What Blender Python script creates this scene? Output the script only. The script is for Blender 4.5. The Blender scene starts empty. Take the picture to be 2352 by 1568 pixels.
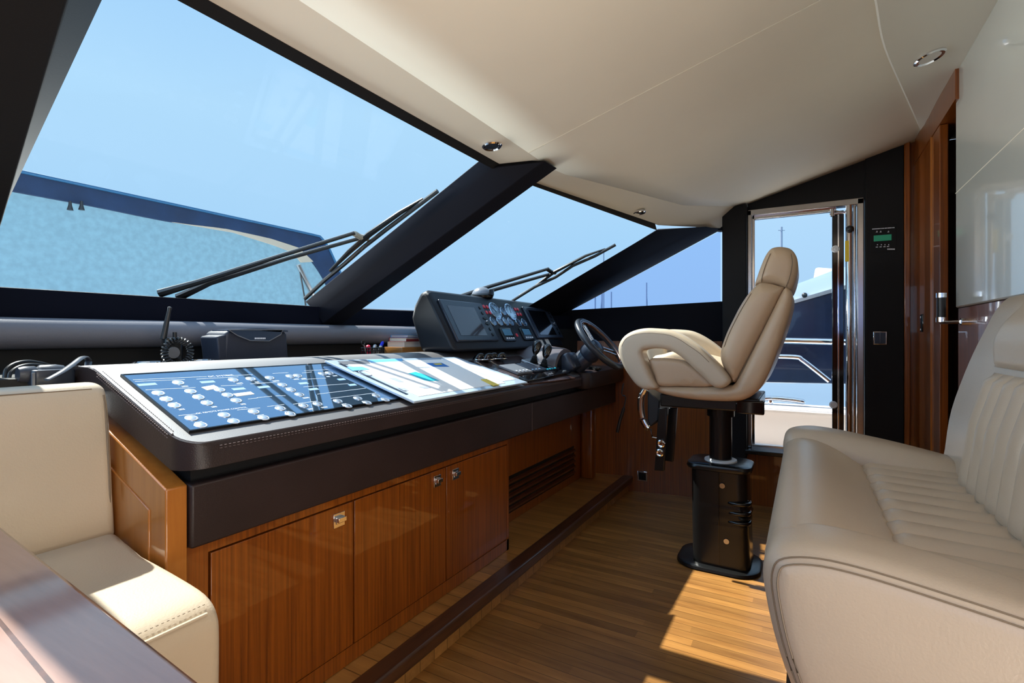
import bpy, bmesh, math, random
from mathutils import Vector, Matrix
from mathutils.geometry import delaunay_2d_cdt
from mathutils.bvhtree import BVHTree
random.seed(7)
col = bpy.context.scene.collection
V = Vector
PI = math.pi
# ------------------------------------------------------------------ camera geometry
F = 1180.0; CX = 1176.0; CY = 772.0
CAM = V((0, 0, 1.05)); DX = V((.8684, .4959, 0)); RX = V((.4959, -.8684, 0))
def ray(px, py):
    u = (px-CX)/F; w = (CY-py)/F
    return DX + RX*u + V((0, 0, 1))*w
def P(px, py, X=None, Y=None, Z=None):
    d = ray(px, py)
    if X is not None: t = X/d.x
    elif Y is not None: t = Y/d.y
    else: t = (Z-CAM.z)/d.z
    return CAM + d*t
def PN(px, py, p0, n):
    d = ray(px, py)
    return CAM + d*((p0-CAM).dot(n)/d.dot(n))
# ------------------------------------------------------------------ materials
def nodes(name):
    m = bpy.data.materials.new(name); m.use_nodes = True
    nt = m.node_tree; b = nt.nodes['Principled BSDF']
    return m, nt, b
def L(nt, a, b): nt.links.new(a, b)
def mat(name, c, rough=.5, metal=0, spec=.5, coat=0, bump=0, bscale=200, var=0, vscale=4, emit=None, es=1.0, coatr=.03):
    m, nt, b = nodes(name)
    b.inputs['Base Color'].default_value = (*c, 1)
    b.inputs['Roughness'].default_value = rough
    b.inputs['Metallic'].default_value = metal
    b.inputs['Specular IOR Level'].default_value = spec
    b.inputs['Coat Weight'].default_value = coat
    b.inputs['Coat Roughness'].default_value = coatr
    tc = nt.nodes.new('ShaderNodeTexCoord')
    if bump:
        n = nt.nodes.new('ShaderNodeTexNoise'); n.inputs['Scale'].default_value = bscale; n.inputs['Detail'].default_value = 3
        L(nt, tc.outputs['Object'], n.inputs['Vector'])
        bp = nt.nodes.new('ShaderNodeBump'); bp.inputs['Strength'].default_value = bump; bp.inputs['Distance'].default_value = .002
        L(nt, n.outputs['Fac'], bp.inputs['Height']); L(nt, bp.outputs['Normal'], b.inputs['Normal'])
    if var:
        n = nt.nodes.new('ShaderNodeTexNoise'); n.inputs['Scale'].default_value = vscale; n.inputs['Detail'].default_value = 4
        L(nt, tc.outputs['Object'], n.inputs['Vector'])
        r = nt.nodes.new('ShaderNodeValToRGB')
        r.color_ramp.elements[0].position = .3; r.color_ramp.elements[1].position = .7
        r.color_ramp.elements[0].color = (*[x*(1-var) for x in c], 1); r.color_ramp.elements[1].color = (*[min(1, x*(1+var)) for x in c], 1)
        L(nt, n.outputs['Fac'], r.inputs['Fac']); L(nt, r.outputs['Color'], b.inputs['Base Color'])
    if emit:
        b.inputs['Emission Color'].default_value = (*emit, 1); b.inputs['Emission Strength'].default_value = es
    return m
def wood(name, c0, c1, scale=(60, 60, 2.5), coat=1.0, rough=.35, plank=None, coatr=.03):
    m, nt, b = nodes(name)
    tc = nt.nodes.new('ShaderNodeTexCoord'); mp = nt.nodes.new('ShaderNodeMapping')
    mp.inputs['Scale'].default_value = scale
    L(nt, tc.outputs['Object'], mp.inputs['Vector'])
    n = nt.nodes.new('ShaderNodeTexNoise'); n.inputs['Scale'].default_value = 1.6; n.inputs['Detail'].default_value = 6; n.inputs['Roughness'].default_value = .6
    L(nt, mp.outputs['Vector'], n.inputs['Vector'])
    r = nt.nodes.new('ShaderNodeValToRGB')
    r.color_ramp.elements[0].position = .3; r.color_ramp.elements[1].position = .72
    r.color_ramp.elements[0].color = (*c0, 1); r.color_ramp.elements[1].color = (*c1, 1)
    L(nt, n.outputs['Fac'], r.inputs['Fac'])
    out = r.outputs['Color']
    if plank:      # plank = (axis index across, width, seam darkness)
        ax, w, sd = plank
        sp = nt.nodes.new('ShaderNodeSeparateXYZ'); L(nt, tc.outputs['Object'], sp.inputs['Vector'])
        dv = nt.nodes.new('ShaderNodeMath'); dv.operation = 'DIVIDE'; dv.inputs[1].default_value = w
        L(nt, sp.outputs[ax], dv.inputs[0])
        fl = nt.nodes.new('ShaderNodeMath'); fl.operation = 'FLOOR'; L(nt, dv.outputs[0], fl.inputs[0])
        fr = nt.nodes.new('ShaderNodeMath'); fr.operation = 'FRACT'; L(nt, dv.outputs[0], fr.inputs[0])
        # butt joints: shift along the plank by a per-plank random amount
        wn = nt.nodes.new('ShaderNodeTexWhiteNoise'); wn.noise_dimensions = '1D'; L(nt, fl.outputs[0], wn.inputs['W'])
        along = 1 if ax == 0 else 0
        al = nt.nodes.new('ShaderNodeMath'); al.operation = 'MULTIPLY_ADD'; al.inputs[1].default_value = 1.1
        L(nt, sp.outputs[along], al.inputs[0]); L(nt, wn.outputs['Value'], al.inputs[2])
        fl2 = nt.nodes.new('ShaderNodeMath'); fl2.operation = 'FLOOR'; L(nt, al.outputs[0], fl2.inputs[0])
        ad = nt.nodes.new('ShaderNodeMath'); ad.operation = 'MULTIPLY_ADD'; ad.inputs[1].default_value = 7.31
        L(nt, fl2.outputs[0], ad.inputs[0]); L(nt, fl.outputs[0], ad.inputs[2])
        wn2 = nt.nodes.new('ShaderNodeTexWhiteNoise'); wn2.noise_dimensions = '1D'; L(nt, ad.outputs[0], wn2.inputs['W'])
        mr = nt.nodes.new('ShaderNodeMapRange'); mr.inputs['To Min'].default_value = .70; mr.inputs['To Max'].default_value = 1.12
        L(nt, wn2.outputs['Value'], mr.inputs['Value'])
        mx = nt.nodes.new('ShaderNodeMix'); mx.data_type = 'RGBA'; mx.blend_type = 'MULTIPLY'; mx.inputs['Factor'].default_value = 1
        L(nt, out, mx.inputs['A']); L(nt, mr.outputs['Result'], mx.inputs['B'])
        lt = nt.nodes.new('ShaderNodeMath'); lt.operation = 'LESS_THAN'; lt.inputs[1].default_value = .05
        L(nt, fr.outputs[0], lt.inputs[0])
        mx2 = nt.nodes.new('ShaderNodeMix'); mx2.data_type = 'RGBA'
        L(nt, lt.outputs[0], mx2.inputs['Factor']); L(nt, mx.outputs['Result'], mx2.inputs['A'])
        mx2.inputs['B'].default_value = (*[x*sd for x in c0], 1)
        out = mx2.outputs['Result']
    L(nt, out, b.inputs['Base Color'])
    b.inputs['Roughness'].default_value = rough
    b.inputs['Coat Weight'].default_value = coat; b.inputs['Coat Roughness'].default_value = coatr
    return m
def glass(name, tint=(.86, .95, 1.0), gl=.25):
    m = bpy.data.materials.new(name); m.use_nodes = True
    nt = m.node_tree; nt.nodes.clear()
    o = nt.nodes.new('ShaderNodeOutputMaterial'); t = nt.nodes.new('ShaderNodeBsdfTransparent'); g = nt.nodes.new('ShaderNodeBsdfGlossy')
    t.inputs['Color'].default_value = (*tint, 1); g.inputs['Roughness'].default_value = .02
    lw = nt.nodes.new('ShaderNodeFresnel'); lw.inputs['IOR'].default_value = 1.45
    mm = nt.nodes.new('ShaderNodeMath'); mm.operation = 'MULTIPLY'; mm.inputs[1].default_value = gl
    L(nt, lw.outputs[0], mm.inputs[0])
    mx = nt.nodes.new('ShaderNodeMixShader'); L(nt, mm.outputs[0], mx.inputs['Fac'])
    L(nt, t.outputs[0], mx.inputs[1]); L(nt, g.outputs[0], mx.inputs[2]); L(nt, mx.outputs[0], o.inputs['Surface'])
    return m
def meshcloth(name, c, tr=.45):
    m = bpy.data.materials.new(name); m.use_nodes = True
    nt = m.node_tree; nt.nodes.clear()
    o = nt.nodes.new('ShaderNodeOutputMaterial'); t = nt.nodes.new('ShaderNodeBsdfTransparent'); d = nt.nodes.new('ShaderNodeBsdfTranslucent'); df = nt.nodes.new('ShaderNodeBsdfDiffuse')
    tc = nt.nodes.new('ShaderNodeTexCoord'); n = nt.nodes.new('ShaderNodeTexNoise'); n.inputs['Scale'].default_value = 30; n.inputs['Detail'].default_value = 8
    L(nt, tc.outputs['Object'], n.inputs['Vector'])
    r = nt.nodes.new('ShaderNodeValToRGB'); r.color_ramp.elements[0].position = .35; r.color_ramp.elements[1].position = .65
    r.color_ramp.elements[0].color = (*[x*.82 for x in c], 1); r.color_ramp.elements[1].color = (*c, 1)
    L(nt, n.outputs['Fac'], r.inputs['Fac'])
    L(nt, r.outputs['Color'], d.inputs['Color']); L(nt, r.outputs['Color'], df.inputs['Color'])
    a = nt.nodes.new('ShaderNodeMixShader'); a.inputs['Fac'].default_value = .5
    L(nt, d.outputs[0], a.inputs[1]); L(nt, df.outputs[0], a.inputs[2])
    mx = nt.nodes.new('ShaderNodeMixShader'); mx.inputs['Fac'].default_value = tr
    L(nt, a.outputs[0], mx.inputs[1]); L(nt, t.outputs[0], mx.inputs[2]); L(nt, mx.outputs[0], o.inputs['Surface'])
    return m
M = {}
M['cream'] = mat('cream_leather', (.57, .475, .355), .38, bump=.25, bscale=260, var=.05, vscale=3)
M['seam'] = mat('leather_seam', (.20, .15, .10), .6)
M['tan'] = mat('tan_leather', (.54, .39, .255), .34, bump=.2, bscale=260, var=.05, vscale=3)
M['greige'] = mat('greige_leather', (.525, .43, .33), .34, bump=.2, bscale=260, var=.04, vscale=3)
M['headliner'] = mat('headliner', (.80, .745, .625), .6, var=.03, vscale=2)
M['headliner_light'] = mat('headliner_seam', (.82, .77, .65), .6)
M['white_panel'] = mat('white_gloss_panel', (.62, .63, .58), .18, coat=.6, var=.03, vscale=2)
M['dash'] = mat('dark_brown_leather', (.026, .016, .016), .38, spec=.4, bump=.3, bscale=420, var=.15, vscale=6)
M['dash_top'] = mat('sunlit_brown_leather', (.034, .028, .032), .5, spec=.6, coat=1.0, coatr=.52, bump=.3, bscale=420, var=.15, vscale=6)  # greyer lit copy of the dash leather, base and coat carry sun glare
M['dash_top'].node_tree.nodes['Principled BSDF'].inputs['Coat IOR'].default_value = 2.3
M['apron'] = mat('apron_leather', (.026, .016, .016), .40, spec=.35, bump=.3, bscale=420, var=.15, vscale=6)
M['stitch'] = mat('pale_stitching', (.16, .12, .12), .7)
M['black'] = mat('black_vinyl', (.006, .006, .007), .6, spec=.25, bump=.15, bscale=300)
M['trim'] = mat('charcoal_trim', (.006, .006, .010), .75, spec=.12, bump=.1, bscale=300)
M['gloss_black'] = mat('gloss_black', (.004, .004, .005), .06, spec=.6)
M['panel_glass'] = mat('sky_tinted_panel_glass', (.16, .30, .48), .03, metal=.85, coat=.5)  # blue metallic base paints the reflected sky onto black glass
M['panel_glass'].node_tree.nodes['Principled BSDF'].inputs['Coat IOR'].default_value = 2.4
M['sat_black'] = mat('satin_black', (.008, .008, .008), .25)
M['button'] = mat('polished_button', (.90, .91, .95), .30, metal=1)
M['wheel'] = mat('slate_wheel_grip', (.022, .026, .034), .32)
M['device'] = mat('dark_grey_plastic', (.045, .05, .065), .35)
M['pod'] = mat('pod_vinyl', (.008, .009, .013), .42, spec=.35, bump=.15, bscale=400)
M['podface'] = mat('pod_face', (.012, .035, .080), .20, coat=1)  # blue in the base stands for sky reflected on the face
M['screen'] = mat('display_glass', (.035, .030, .040), .10, coat=.4)
M['screen_dark'] = mat('display_glass_dark', (.004, .004, .006), .07, coat=.5)
M['gauge'] = mat('gauge_face', (.22, .38, .58), .25, coat=.5)
M['gauge_ring'] = mat('gauge_ring', (.55, .65, .75), .2, metal=1)
M['red'] = mat('red_plastic', (.55, .03, .05), .3)
M['lcd'] = mat('lcd_window', (.10, .24, .36), .15)
M['ledwin'] = mat('led_window', (.30, .48, .75), .15, emit=(.3, .5, .8), es=.25)
M['white'] = mat('white_print', (.75, .78, .85), .5)
M['paper'] = mat('white_paper', (.90, .90, .88), .6)
M['grey'] = mat('grey_plastic', (.16, .17, .19), .35)
M['steel_blue'] = mat('blue_grey_plastic', (.022, .030, .048), .28)
M['taupe'] = mat('taupe_vinyl', (.13, .115, .125), .34, bump=.2, bscale=350)
M['chrome'] = mat('chrome', (.80, .80, .82), .07, metal=1)
M['steel'] = mat('brushed_steel', (.55, .53, .52), .22, metal=1)
M['brass'] = mat('pale_brass', (.75, .62, .42), .25, metal=1)
M['wood'] = wood('cherry_veneer', (.115, .024, .0010), (.30, .076, .0040), (90, 90, 1.6))
for k_ in ('wood',): M[k_].node_tree.nodes['Principled BSDF'].inputs['Coat Weight'].default_value = .7
M['wood_side'] = wood('cherry_side', (.36, .115, .014), (.46, .17, .026), (30, 30, 2))
M['wood_dark'] = wood('dark_cherry', (.045, .010, .002), (.11, .028, .006), (40, 40, 2))
M['wood_table'] = wood('table_veneer', (.30, .155, .105), (.40, .22, .155), (40, 3, 40), coatr=.08)
M['wood_table'].node_tree.nodes['Principled BSDF'].inputs['Coat IOR'].default_value = 1.9
M['floor'] = wood('teak_floor', (.235, .098, .022), (.41, .192, .048), (24, 2.2, 24), coat=.2, rough=.42, plank=(0, .042, .40), coatr=.22)
M['teak_step'] = wood('teak_step', (.28, .125, .030), (.44, .21, .055), (24, 2.2, 24), coat=.5, rough=.4, plank=(0, .07, .5), coatr=.15)
M['nosing'] = wood('dark_nosing', (.035, .013, .006), (.085, .032, .013), (2.5, 40, 40), coat=.4)
M['glass'] = glass('windscreen_glass', (.90, .97, 1.0), .02)
M['sideglass'] = glass('side_glass', (.68, .77, .98), .03)
M['acrylic'] = glass('clear_acrylic', (.80, .90, .98), .9)
M['navy'] = mat('navy_canvas', (.005, .022, .065), .8, bump=.3, bscale=200, var=.25, vscale=6)
M['meshcloth'] = meshcloth('mesh_awning', (.11, .205, .26), .18)
M['beige'] = mat('beige_canvas', (.42, .36, .28), .8)
M['gelcoat'] = mat('white_gelcoat', (.85, .86, .88), .25, coat=.5)
M['deckbeige'] = mat('warm_gelcoat', (.72, .64, .56), .4)
M['navyhull'] = mat('navy_glass', (.010, .016, .035), .18, coat=.3, var=.3, vscale=2)
M['mast'] = mat('mast_alloy', (.22, .25, .32), .4)
M['sea'] = mat('sea_water', (.02, .07, .12), .12, bump=.6, bscale=2)
M['green'] = mat('green_lcd', (.01, .14, .08), .3, emit=(.01, .25, .13), es=.25)
M['yellow'] = mat('yellow_label', (.85, .62, .03), .45)
M['cyan'] = mat('cyan_print', (.02, .55, .70), .5)
M['blue'] = mat('blue_print', (.02, .16, .50), .5)
M['lightblue'] = mat('light_blue_print', (.15, .45, .80), .5)
M['greyprint'] = mat('grey_print', (.35, .40, .50), .6)
M['shelf'] = mat('dark_shelf', (.006, .006, .006), .7)
M['bluecap'] = mat('blue_cap', (.01, .03, .60), .35)
M['pink'] = mat('crimson_plastic', (.65, .01, .06), .35)
M['silver'] = mat('silver_plastic', (.45, .46, .48), .3, metal=.6)
M['maroon'] = mat('maroon_cover', (.22, .02, .025), .5)
M['pages'] = mat('book_pages', (.62, .58, .52), .8)
M['orange'] = mat('amber_wood', (.36, .15, .035), .35, coat=.5)
M['lamp'] = mat('lamp_lens', (.75, .74, .68), .3)
M['lens_dark'] = mat('dark_lens', (.02, .02, .02), .2)
M['nylon'] = mat('white_nylon', (.80, .82, .84), .45)
M['bagcloth'] = mat('navy_bag_cloth', (.020, .026, .045), .55, bump=.4, bscale=350)
M['bagflap'] = mat('glossy_bag_flap', (.03, .05, .085), .22)
M['rubber'] = mat('black_rubber', (.015, .015, .016), .4)

# ------------------------------------------------------------------ mesh builder
ORG = {}
def frame(o, ex, ey, ez):
    m = Matrix((ex, ey, ez)).transposed().to_4x4(); m.translation = o
    return m
def T(x, y, z): return Matrix.Translation((x, y, z))
def axis_frame(a, b):
    z = (b-a).normalized(); x = z.orthogonal().normalized(); y = z.cross(x)
    return frame(a, x, y, z)
def spline(pts, n=4, closed=False):
    pts = [V(p) for p in pts]; N = len(pts); out = []
    rng = range(N) if closed else range(N-1)
    for i in rng:
        if closed: p0, p1, p2, p3 = pts[i-1], pts[i], pts[(i+1) % N], pts[(i+2) % N]
        else: p0, p1, p2, p3 = pts[max(i-1, 0)], pts[i], pts[i+1], pts[min(i+2, N-1)]
        for k in range(n):
            t = k/n
            out.append(.5*((2*p1)+(p2-p0)*t+(2*p0-5*p1+4*p2-p3)*t*t+(3*p1-p0-3*p2+p3)*t**3))
    if not closed: out.append(pts[-1])
    return out
def offset2d(pts, d):
    N = len(pts); A = sum(pts[i][0]*pts[(i+1) % N][1]-pts[(i+1) % N][0]*pts[i][1] for i in range(N))
    s = 1 if A > 0 else -1; out = []
    for i in range(N):
        a, b, c = V(pts[i-1][:2]), V(pts[i][:2]), V(pts[(i+1) % N][:2])
        e1 = (b-a).normalized(); e2 = (c-b).normalized()
        n1 = V((-e1.y, e1.x))*s; n2 = V((-e2.y, e2.x))*s
        n = n1+n2
        if n.length < 1e-6: n = n1
        n.normalize(); k = max(.5, n.dot(n1))
        out.append(b+n*(d/k))
    return out
class MB:
    def __init__(s): s.bm = bmesh.new()
    def v(s, p): return s.bm.verts.new(p)
    def face(s, vs):
        try: return s.bm.faces.new(vs)
        except ValueError: return None
    def poly(s, pts): s.face([s.v(p) for p in pts]); return s
    def box(s, x0, x1, y0, y1, z0, z1, m=None):
        c = [V((x, y, z)) for z in (z0, z1) for y in (y0, y1) for x in (x0, x1)]
        if m is not None: c = [m @ p for p in c]
        q = [s.v(p) for p in c]
        for f in ((0, 2, 3, 1), (4, 5, 7, 6), (0, 1, 5, 4), (2, 6, 7, 3), (0, 4, 6, 2), (1, 3, 7, 5)): s.face([q[i] for i in f])
        return s
    def loft(s, secs, cap=True, closed=True, ring=False):
        rows = [[s.v(p) for p in sec] for sec in secs]
        n = len(rows[0])
        R = len(rows)
        for i in range(R if ring else R-1):
            a, b = rows[i], rows[(i+1) % R]
            for j in range(n if closed else n-1):
                k = (j+1) % n
                s.face([a[j], a[k], b[k], b[j]])
        if cap and not ring: s.face(rows[0][::-1]); s.face(rows[-1])
        return s
    def prism(s, pts, vec):
        vec = V(vec); return s.loft([[V(p) for p in pts], [V(p)+vec for p in pts]])
    def cyl(s, m, r, h, seg=20, r2=None, z0=0):
        r2 = r if r2 is None else r2
        return s.loft([[m @ V((r*math.cos(2*PI*i/seg), r*math.sin(2*PI*i/seg), z0)) for i in range(seg)],
                       [m @ V((r2*math.cos(2*PI*i/seg), r2*math.sin(2*PI*i/seg), z0+h)) for i in range(seg)]])
    def lathe(s, m, prof, seg=20):
        return s.loft([[m @ V((max(r, 1e-4)*math.cos(2*PI*i/seg), max(r, 1e-4)*math.sin(2*PI*i/seg), z)) for i in range(seg)] for r, z in prof])
    def dome(s, m, r, h, seg=16, n=5, z0=0):
        return s.lathe(m, [(r*math.cos(PI/2*k/n), z0+h*math.sin(PI/2*k/n)) for k in range(n+1)], seg)
    def ball(s, m, r, seg=16, n=10, sz=1):
        return s.lathe(m, [(r*math.sin(PI*k/n), -sz*r*math.cos(PI*k/n)) for k in range(n+1)], seg)
    def tube(s, pts, r, seg=10, closed=False, flat=1.0, rad=None):
        pts = [V(p) for p in pts]; N = len(pts); secs = []
        up = V((0, 0, 1))
        for i, p in enumerate(pts):
            a = pts[i-1] if (i > 0 or closed) else p
            b = pts[(i+1) % N] if (i < N-1 or closed) else p
            t = (b-a).normalized()
            u = up if abs(t.dot(up)) < .95 else V((0, 1, 0))
            x = t.cross(u).normalized(); y = x.cross(t)
            rr = rad[i] if rad else r
            secs.append([p+x*(rr*math.cos(2*PI*k/seg))+y*(rr*flat*math.sin(2*PI*k/seg)) for k in range(seg)])
        return s.loft(secs, ring=closed)
    def torus(s, m, R, r, seg=32, ms=10):
        secs = []
        for i in range(seg):
            a = 2*PI*i/seg
            secs.append([m @ V(((R+r*math.cos(2*PI*k/ms))*math.cos(a), (R+r*math.cos(2*PI*k/ms))*math.sin(a), r*math.sin(2*PI*k/ms))) for k in range(ms)])
        return s.loft(secs, ring=True)
    def puff(s, pts, to3, w0, w1, r, seg=4, bulge=0.0):
        # cushion: outline pts between w0 and w1, rims rounded with radius r, faces bulging by bulge
        P2 = [V((p[0], p[1])) for p in pts]; N = len(P2)
        def dist(q):
            best = 1e9; inside = False
            for i in range(N):
                a, b = P2[i-1], P2[i]
                if (a.y > q.y) != (b.y > q.y) and q.x < (b.x-a.x)*(q.y-a.y)/(b.y-a.y)+a.x: inside = not inside
                ab = b-a; t = max(0, min(1, (q-a).dot(ab)/max(ab.length_squared, 1e-12)))
                d = (a+ab*t-q).length_squared
                if d < best: best = d
            return best**.5 if inside else -1
        inner = []
        for f in (.06, .2, .42, .7, 1.0, 1.6):
            for q in offset2d(P2, r*f):
                if dist(q) > r*f*.93: inner.append(q)
        x0 = min(p.x for p in P2); x1 = max(p.x for p in P2); y0 = min(p.y for p in P2); y1 = max(p.y for p in P2)
        st = max(r*.9, max(x1-x0, y1-y0)/26)
        y = y0+st*.5
        while y < y1:
            x = x0+st*.5
            while x < x1:
                q = V((x, y))
                if dist(q) > r*1.9: inner.append(q)
                x += st
            y += st
        vs, es, fs, *_ = delaunay_2d_cdt(P2+inner, [(i, (i+1) % N) for i in range(N)], [], 1, 1e-7)
        ds = [max(0, dist(q)) for q in vs]
        mxd = max(ds)
        def hgt(d):
            e = min(d, r)
            return r-math.sqrt(max(0, r*r-(r-e)**2))-bulge*(1-(1-min(1, d/mxd))**2)
        near = {}
        for i, q in enumerate(vs): near[i] = min(range(N), key=lambda k: (P2[k]-q).length_squared)
        bound = [None]*N
        for i, q in enumerate(vs):
            if (P2[near[i]]-q).length < 1e-6: bound[near[i]] = i; ds[i] = 0
        A = [s.v(to3(q.x, q.y, w0+hgt(d))) for q, d in zip(vs, ds)]
        B = [s.v(to3(q.x, q.y, w1-hgt(d))) for q, d in zip(vs, ds)]
        for f in fs: s.face([A[k] for k in f]); s.face([B[k] for k in f][::-1])
        bd = [b for b in bound if b is not None]
        for i in range(len(bd)):
            a, b = bd[i-1], bd[i]; s.face([A[a], A[b], B[b], B[a]])
        return s
    def rbox(s, m, sx, sy, sz, r, seg=3, taper=1.0):   # box with rounded corners in plan and rounded top/bottom rims
        def rr(hx, hy, rad):
            o = []
            for cx, cy, a0 in ((hx-rad, hy-rad, 0), (-hx+rad, hy-rad, PI/2), (-hx+rad, -hy+rad, PI), (hx-rad, -hy+rad, 3*PI/2)):
                for k in range(seg+1):
                    a = a0+PI/2*k/seg
                    o.append((cx+rad*math.cos(a), cy+rad*math.sin(a)))
            return o
        e = min(r*.5, sz*.45); secs = []
        for z, ins, tp in ((0, e, 1), (e*.3, e*.3, 1), (e, 0, 1), (sz-e, 0, taper), (sz-e*.3, e*.3, taper), (sz, e, taper)):
            secs.append([m @ V((x*tp, y*tp, z)) for x, y in rr(sx/2-ins, sy/2-ins, max(r-ins, .0005))])
        return s.loft(secs)
    def grid(s, f, nu, nv, u0=0, u1=1, v0=0, v1=1):
        rows = [[s.v(f(u0+(u1-u0)*i/nu, v0+(v1-v0)*j/nv)) for j in range(nv+1)] for i in range(nu+1)]
        for i in range(nu):
            for j in range(nv): s.face([rows[i][j], rows[i+1][j], rows[i+1][j+1], rows[i][j+1]])
        return s
    def text(s, body, size, m, align='LEFT'):
        cu = bpy.data.curves.new('t', 'FONT'); cu.body = body; cu.size = size; cu.align_x = align
        ob = bpy.data.objects.new('t', cu); col.objects.link(ob)
        dg = bpy.context.evaluated_depsgraph_get(); dg.update()
        me = bpy.data.meshes.new_from_object(ob.evaluated_get(dg))
        me.transform(m); s.bm.from_mesh(me)
        bpy.data.objects.remove(ob); bpy.data.meshes.remove(me); bpy.data.curves.remove(cu)
        return s
    def build(s, name, material, parent=None, bevel=0, bseg=2, smooth=True, solid=0, sub=0, label=None, base=None, ang=38):
        bmesh.ops.remove_doubles(s.bm, verts=s.bm.verts, dist=1e-6)
        bmesh.ops.recalc_face_normals(s.bm, faces=s.bm.faces)
        vs = s.bm.verts
        if parent is not None: org = ORG[parent]
        elif base is not None: org = V(base)
        else:
            xs = [v.co.x for v in vs]; ys = [v.co.y for v in vs]; zs = [v.co.z for v in vs]
            org = V(((min(xs)+max(xs))/2, (min(ys)+max(ys))/2, min(zs)))
        for v in vs: v.co -= org
        me = bpy.data.meshes.new(name); s.bm.to_mesh(me); s.bm.free()
        if smooth:
            for p in me.polygons: p.use_smooth = True
            me.set_sharp_from_angle(angle=math.radians(ang))
        me.materials.append(material)
        o = bpy.data.objects.new(name, me); col.objects.link(o)
        if parent is not None: o.parent = parent
        else: o.location = org
        ORG[o] = org
        if solid:
            q = o.modifiers.new('s', 'SOLIDIFY'); q.thickness = solid; q.offset = 0
        if bevel:
            q = o.modifiers.new('b', 'BEVEL'); q.width = bevel; q.segments = bseg; q.limit_method = 'ANGLE'; q.angle_limit = math.radians(35)
        if sub:
            q = o.modifiers.new('u', 'SUBSURF'); q.levels = sub; q.render_levels = sub
        if label: o['label'] = label
        return o
def tag(o, label, cat, group=None):
    o['label'] = label; o['category'] = cat
    if group: o['group'] = group
    return o
def thing(name, label, cat, loc=(0, 0, 0), group=None):
    o = bpy.data.objects.new(name, None); col.objects.link(o)
    o.location = loc; o.empty_display_size = .1; ORG[o] = V(loc)
    return tag(o, label, cat, group)
def struct(o): o['kind'] = 'structure'; return o
def box(*a): return MB().box(*a)
def mir(p): return V((2.145-p[0], p[1], p[2]))

# ================================================================== SETTING
struct(box(-1.45, 3.56, -2.7, 1.6, -.06, 0).build('floor', M['floor']))
WX0, WY0, WX1, WY1 = 3.53, .45, 3.36, 1.5          # forward part of the starboard wall tapers inward
wn = V((WY1-WY0, WX0-WX1, 0)).normalized(); wp0 = V((WX0, WY0, 0))
def PW(px, py, off=0): return PN(px, py, wp0-wn*off, wn)
def wx(y): return WX0 if y < WY0 else WX0+(WX1-WX0)*(y-WY0)/(WY1-WY0)
# ceiling
def zc(x, y):
    yy = max(y, -.5)
    return 1.995-.285*yy-.006*(x-1.09)**2
def yf(x):      # front edge of headliner
    a = abs(x-1.09)
    if a < .87: return 1.04
    if a < 1.95: return 1.04-.27*(a-.87)
    return .748-.56*(a-1.95)
def yc(x): return yf(x)-.14
def zf(x):
    a = abs(x-1.09)
    if a < .87: return 1.722
    if a < 1.95: return 1.722-.02*(a-.87)
    return 1.70+.09*(a-1.95)
xs = [-1.37+i*(3.55+1.37)/48 for i in range(49)]
mb = MB(); secs = []
for x in xs:
    row = []
    for k in range(15):
        y = -2.7+(yc(x)+2.7)*k/14 if k < 3 else -.6+(yc(x)+.6)*(k-3)/11
        if k == 0: y = -2.7
        if k == 1: y = -1.6
        if k == 2: y = -.62
        row.append(V((x, y, zc(x, y))))
    za = zc(x, yc(x))
    for k in (1, 2, 3): row.append(V((x, yc(x)+.14*k/3, za+(zf(x)-za)*k/3)))
    secs.append(row)
rows = [[mb.v(p) for p in r] for r in secs]
for i in range(48):
    for j in range(len(rows[0])-4): mb.face([rows[i][j], rows[i+1][j], rows[i+1][j+1], rows[i][j+1]])
mf = MB().loft([sec[-4:]+[p+V((0, 0, .04)) for p in sec[-4:][::-1]] for sec in secs])
bmesh.ops.recalc_face_normals(mf.bm, faces=mf.bm.faces); mf.bm.normal_update()
BV = {'lens_dark': BVHTree.FromBMesh(mf.bm)}
struct(mf.build('trim_22', mat('headliner_front', (.72, .665, .55), .55)))  # headliner copy toned down, the front panel's shade put into its colour
o = struct(mb.build('ceiling', M['headliner'], base=(0, 0, 0), ang=8)); q = o.modifiers.new('s', 'SOLIDIFY'); q.thickness = .05; q.offset = -1 if o.data.polygons[100].normal.z < 0 else 1
# ceiling seam and curved aft soffit
mb = MB()
for y0 in range(24):
    pass
mb.loft([[V((1.697+s_, y, zc(1.7, y)-.0005)) for s_ in (0, .0035)]+[V((1.697+s_, y, zc(1.7, y)-.002)) for s_ in (.0035, 0)] for y in [yc(1.7)-(yc(1.7)+.2)*k/12 for k in range(13)]])
struct(mb.build('trim_1', M['headliner_light']))  # seam paler than the headliner, light caught by the groove painted in
cv = spline([(.2, -.02, 0), (1.0, -.06, 0), (1.55, -.13, 0), (1.86, -.18, 0), (2.18, -.236, 0), (2.69, -.358, 0), (3.27, -.50, 0), (3.52, -.56, 0)], 4)
mb = MB()
mb.loft([[V((p.x, p.y, zc(p.x, p.y))), V((p.x, p.y, zc(p.x, p.y)-.010)), V((p.x, p.y-.006, zc(p.x, p.y)-.014)), V((p.x, (p.y-.6)/2, zc(p.x, (p.y-.6)/2)-.02)), V((p.x, -.60, zc(p.x, -.6)-.03)), V((p.x, -.60, zc(p.x, -.6)+.005))] for p in cv])
bmesh.ops.recalc_face_normals(mb.bm, faces=mb.bm.faces); mb.bm.normal_update()
BV['lamp'] = BVHTree.FromBMesh(mb.bm)
struct(mb.build('trim_2', mat('soffit', (.74, .71, .62), .5)))

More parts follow.
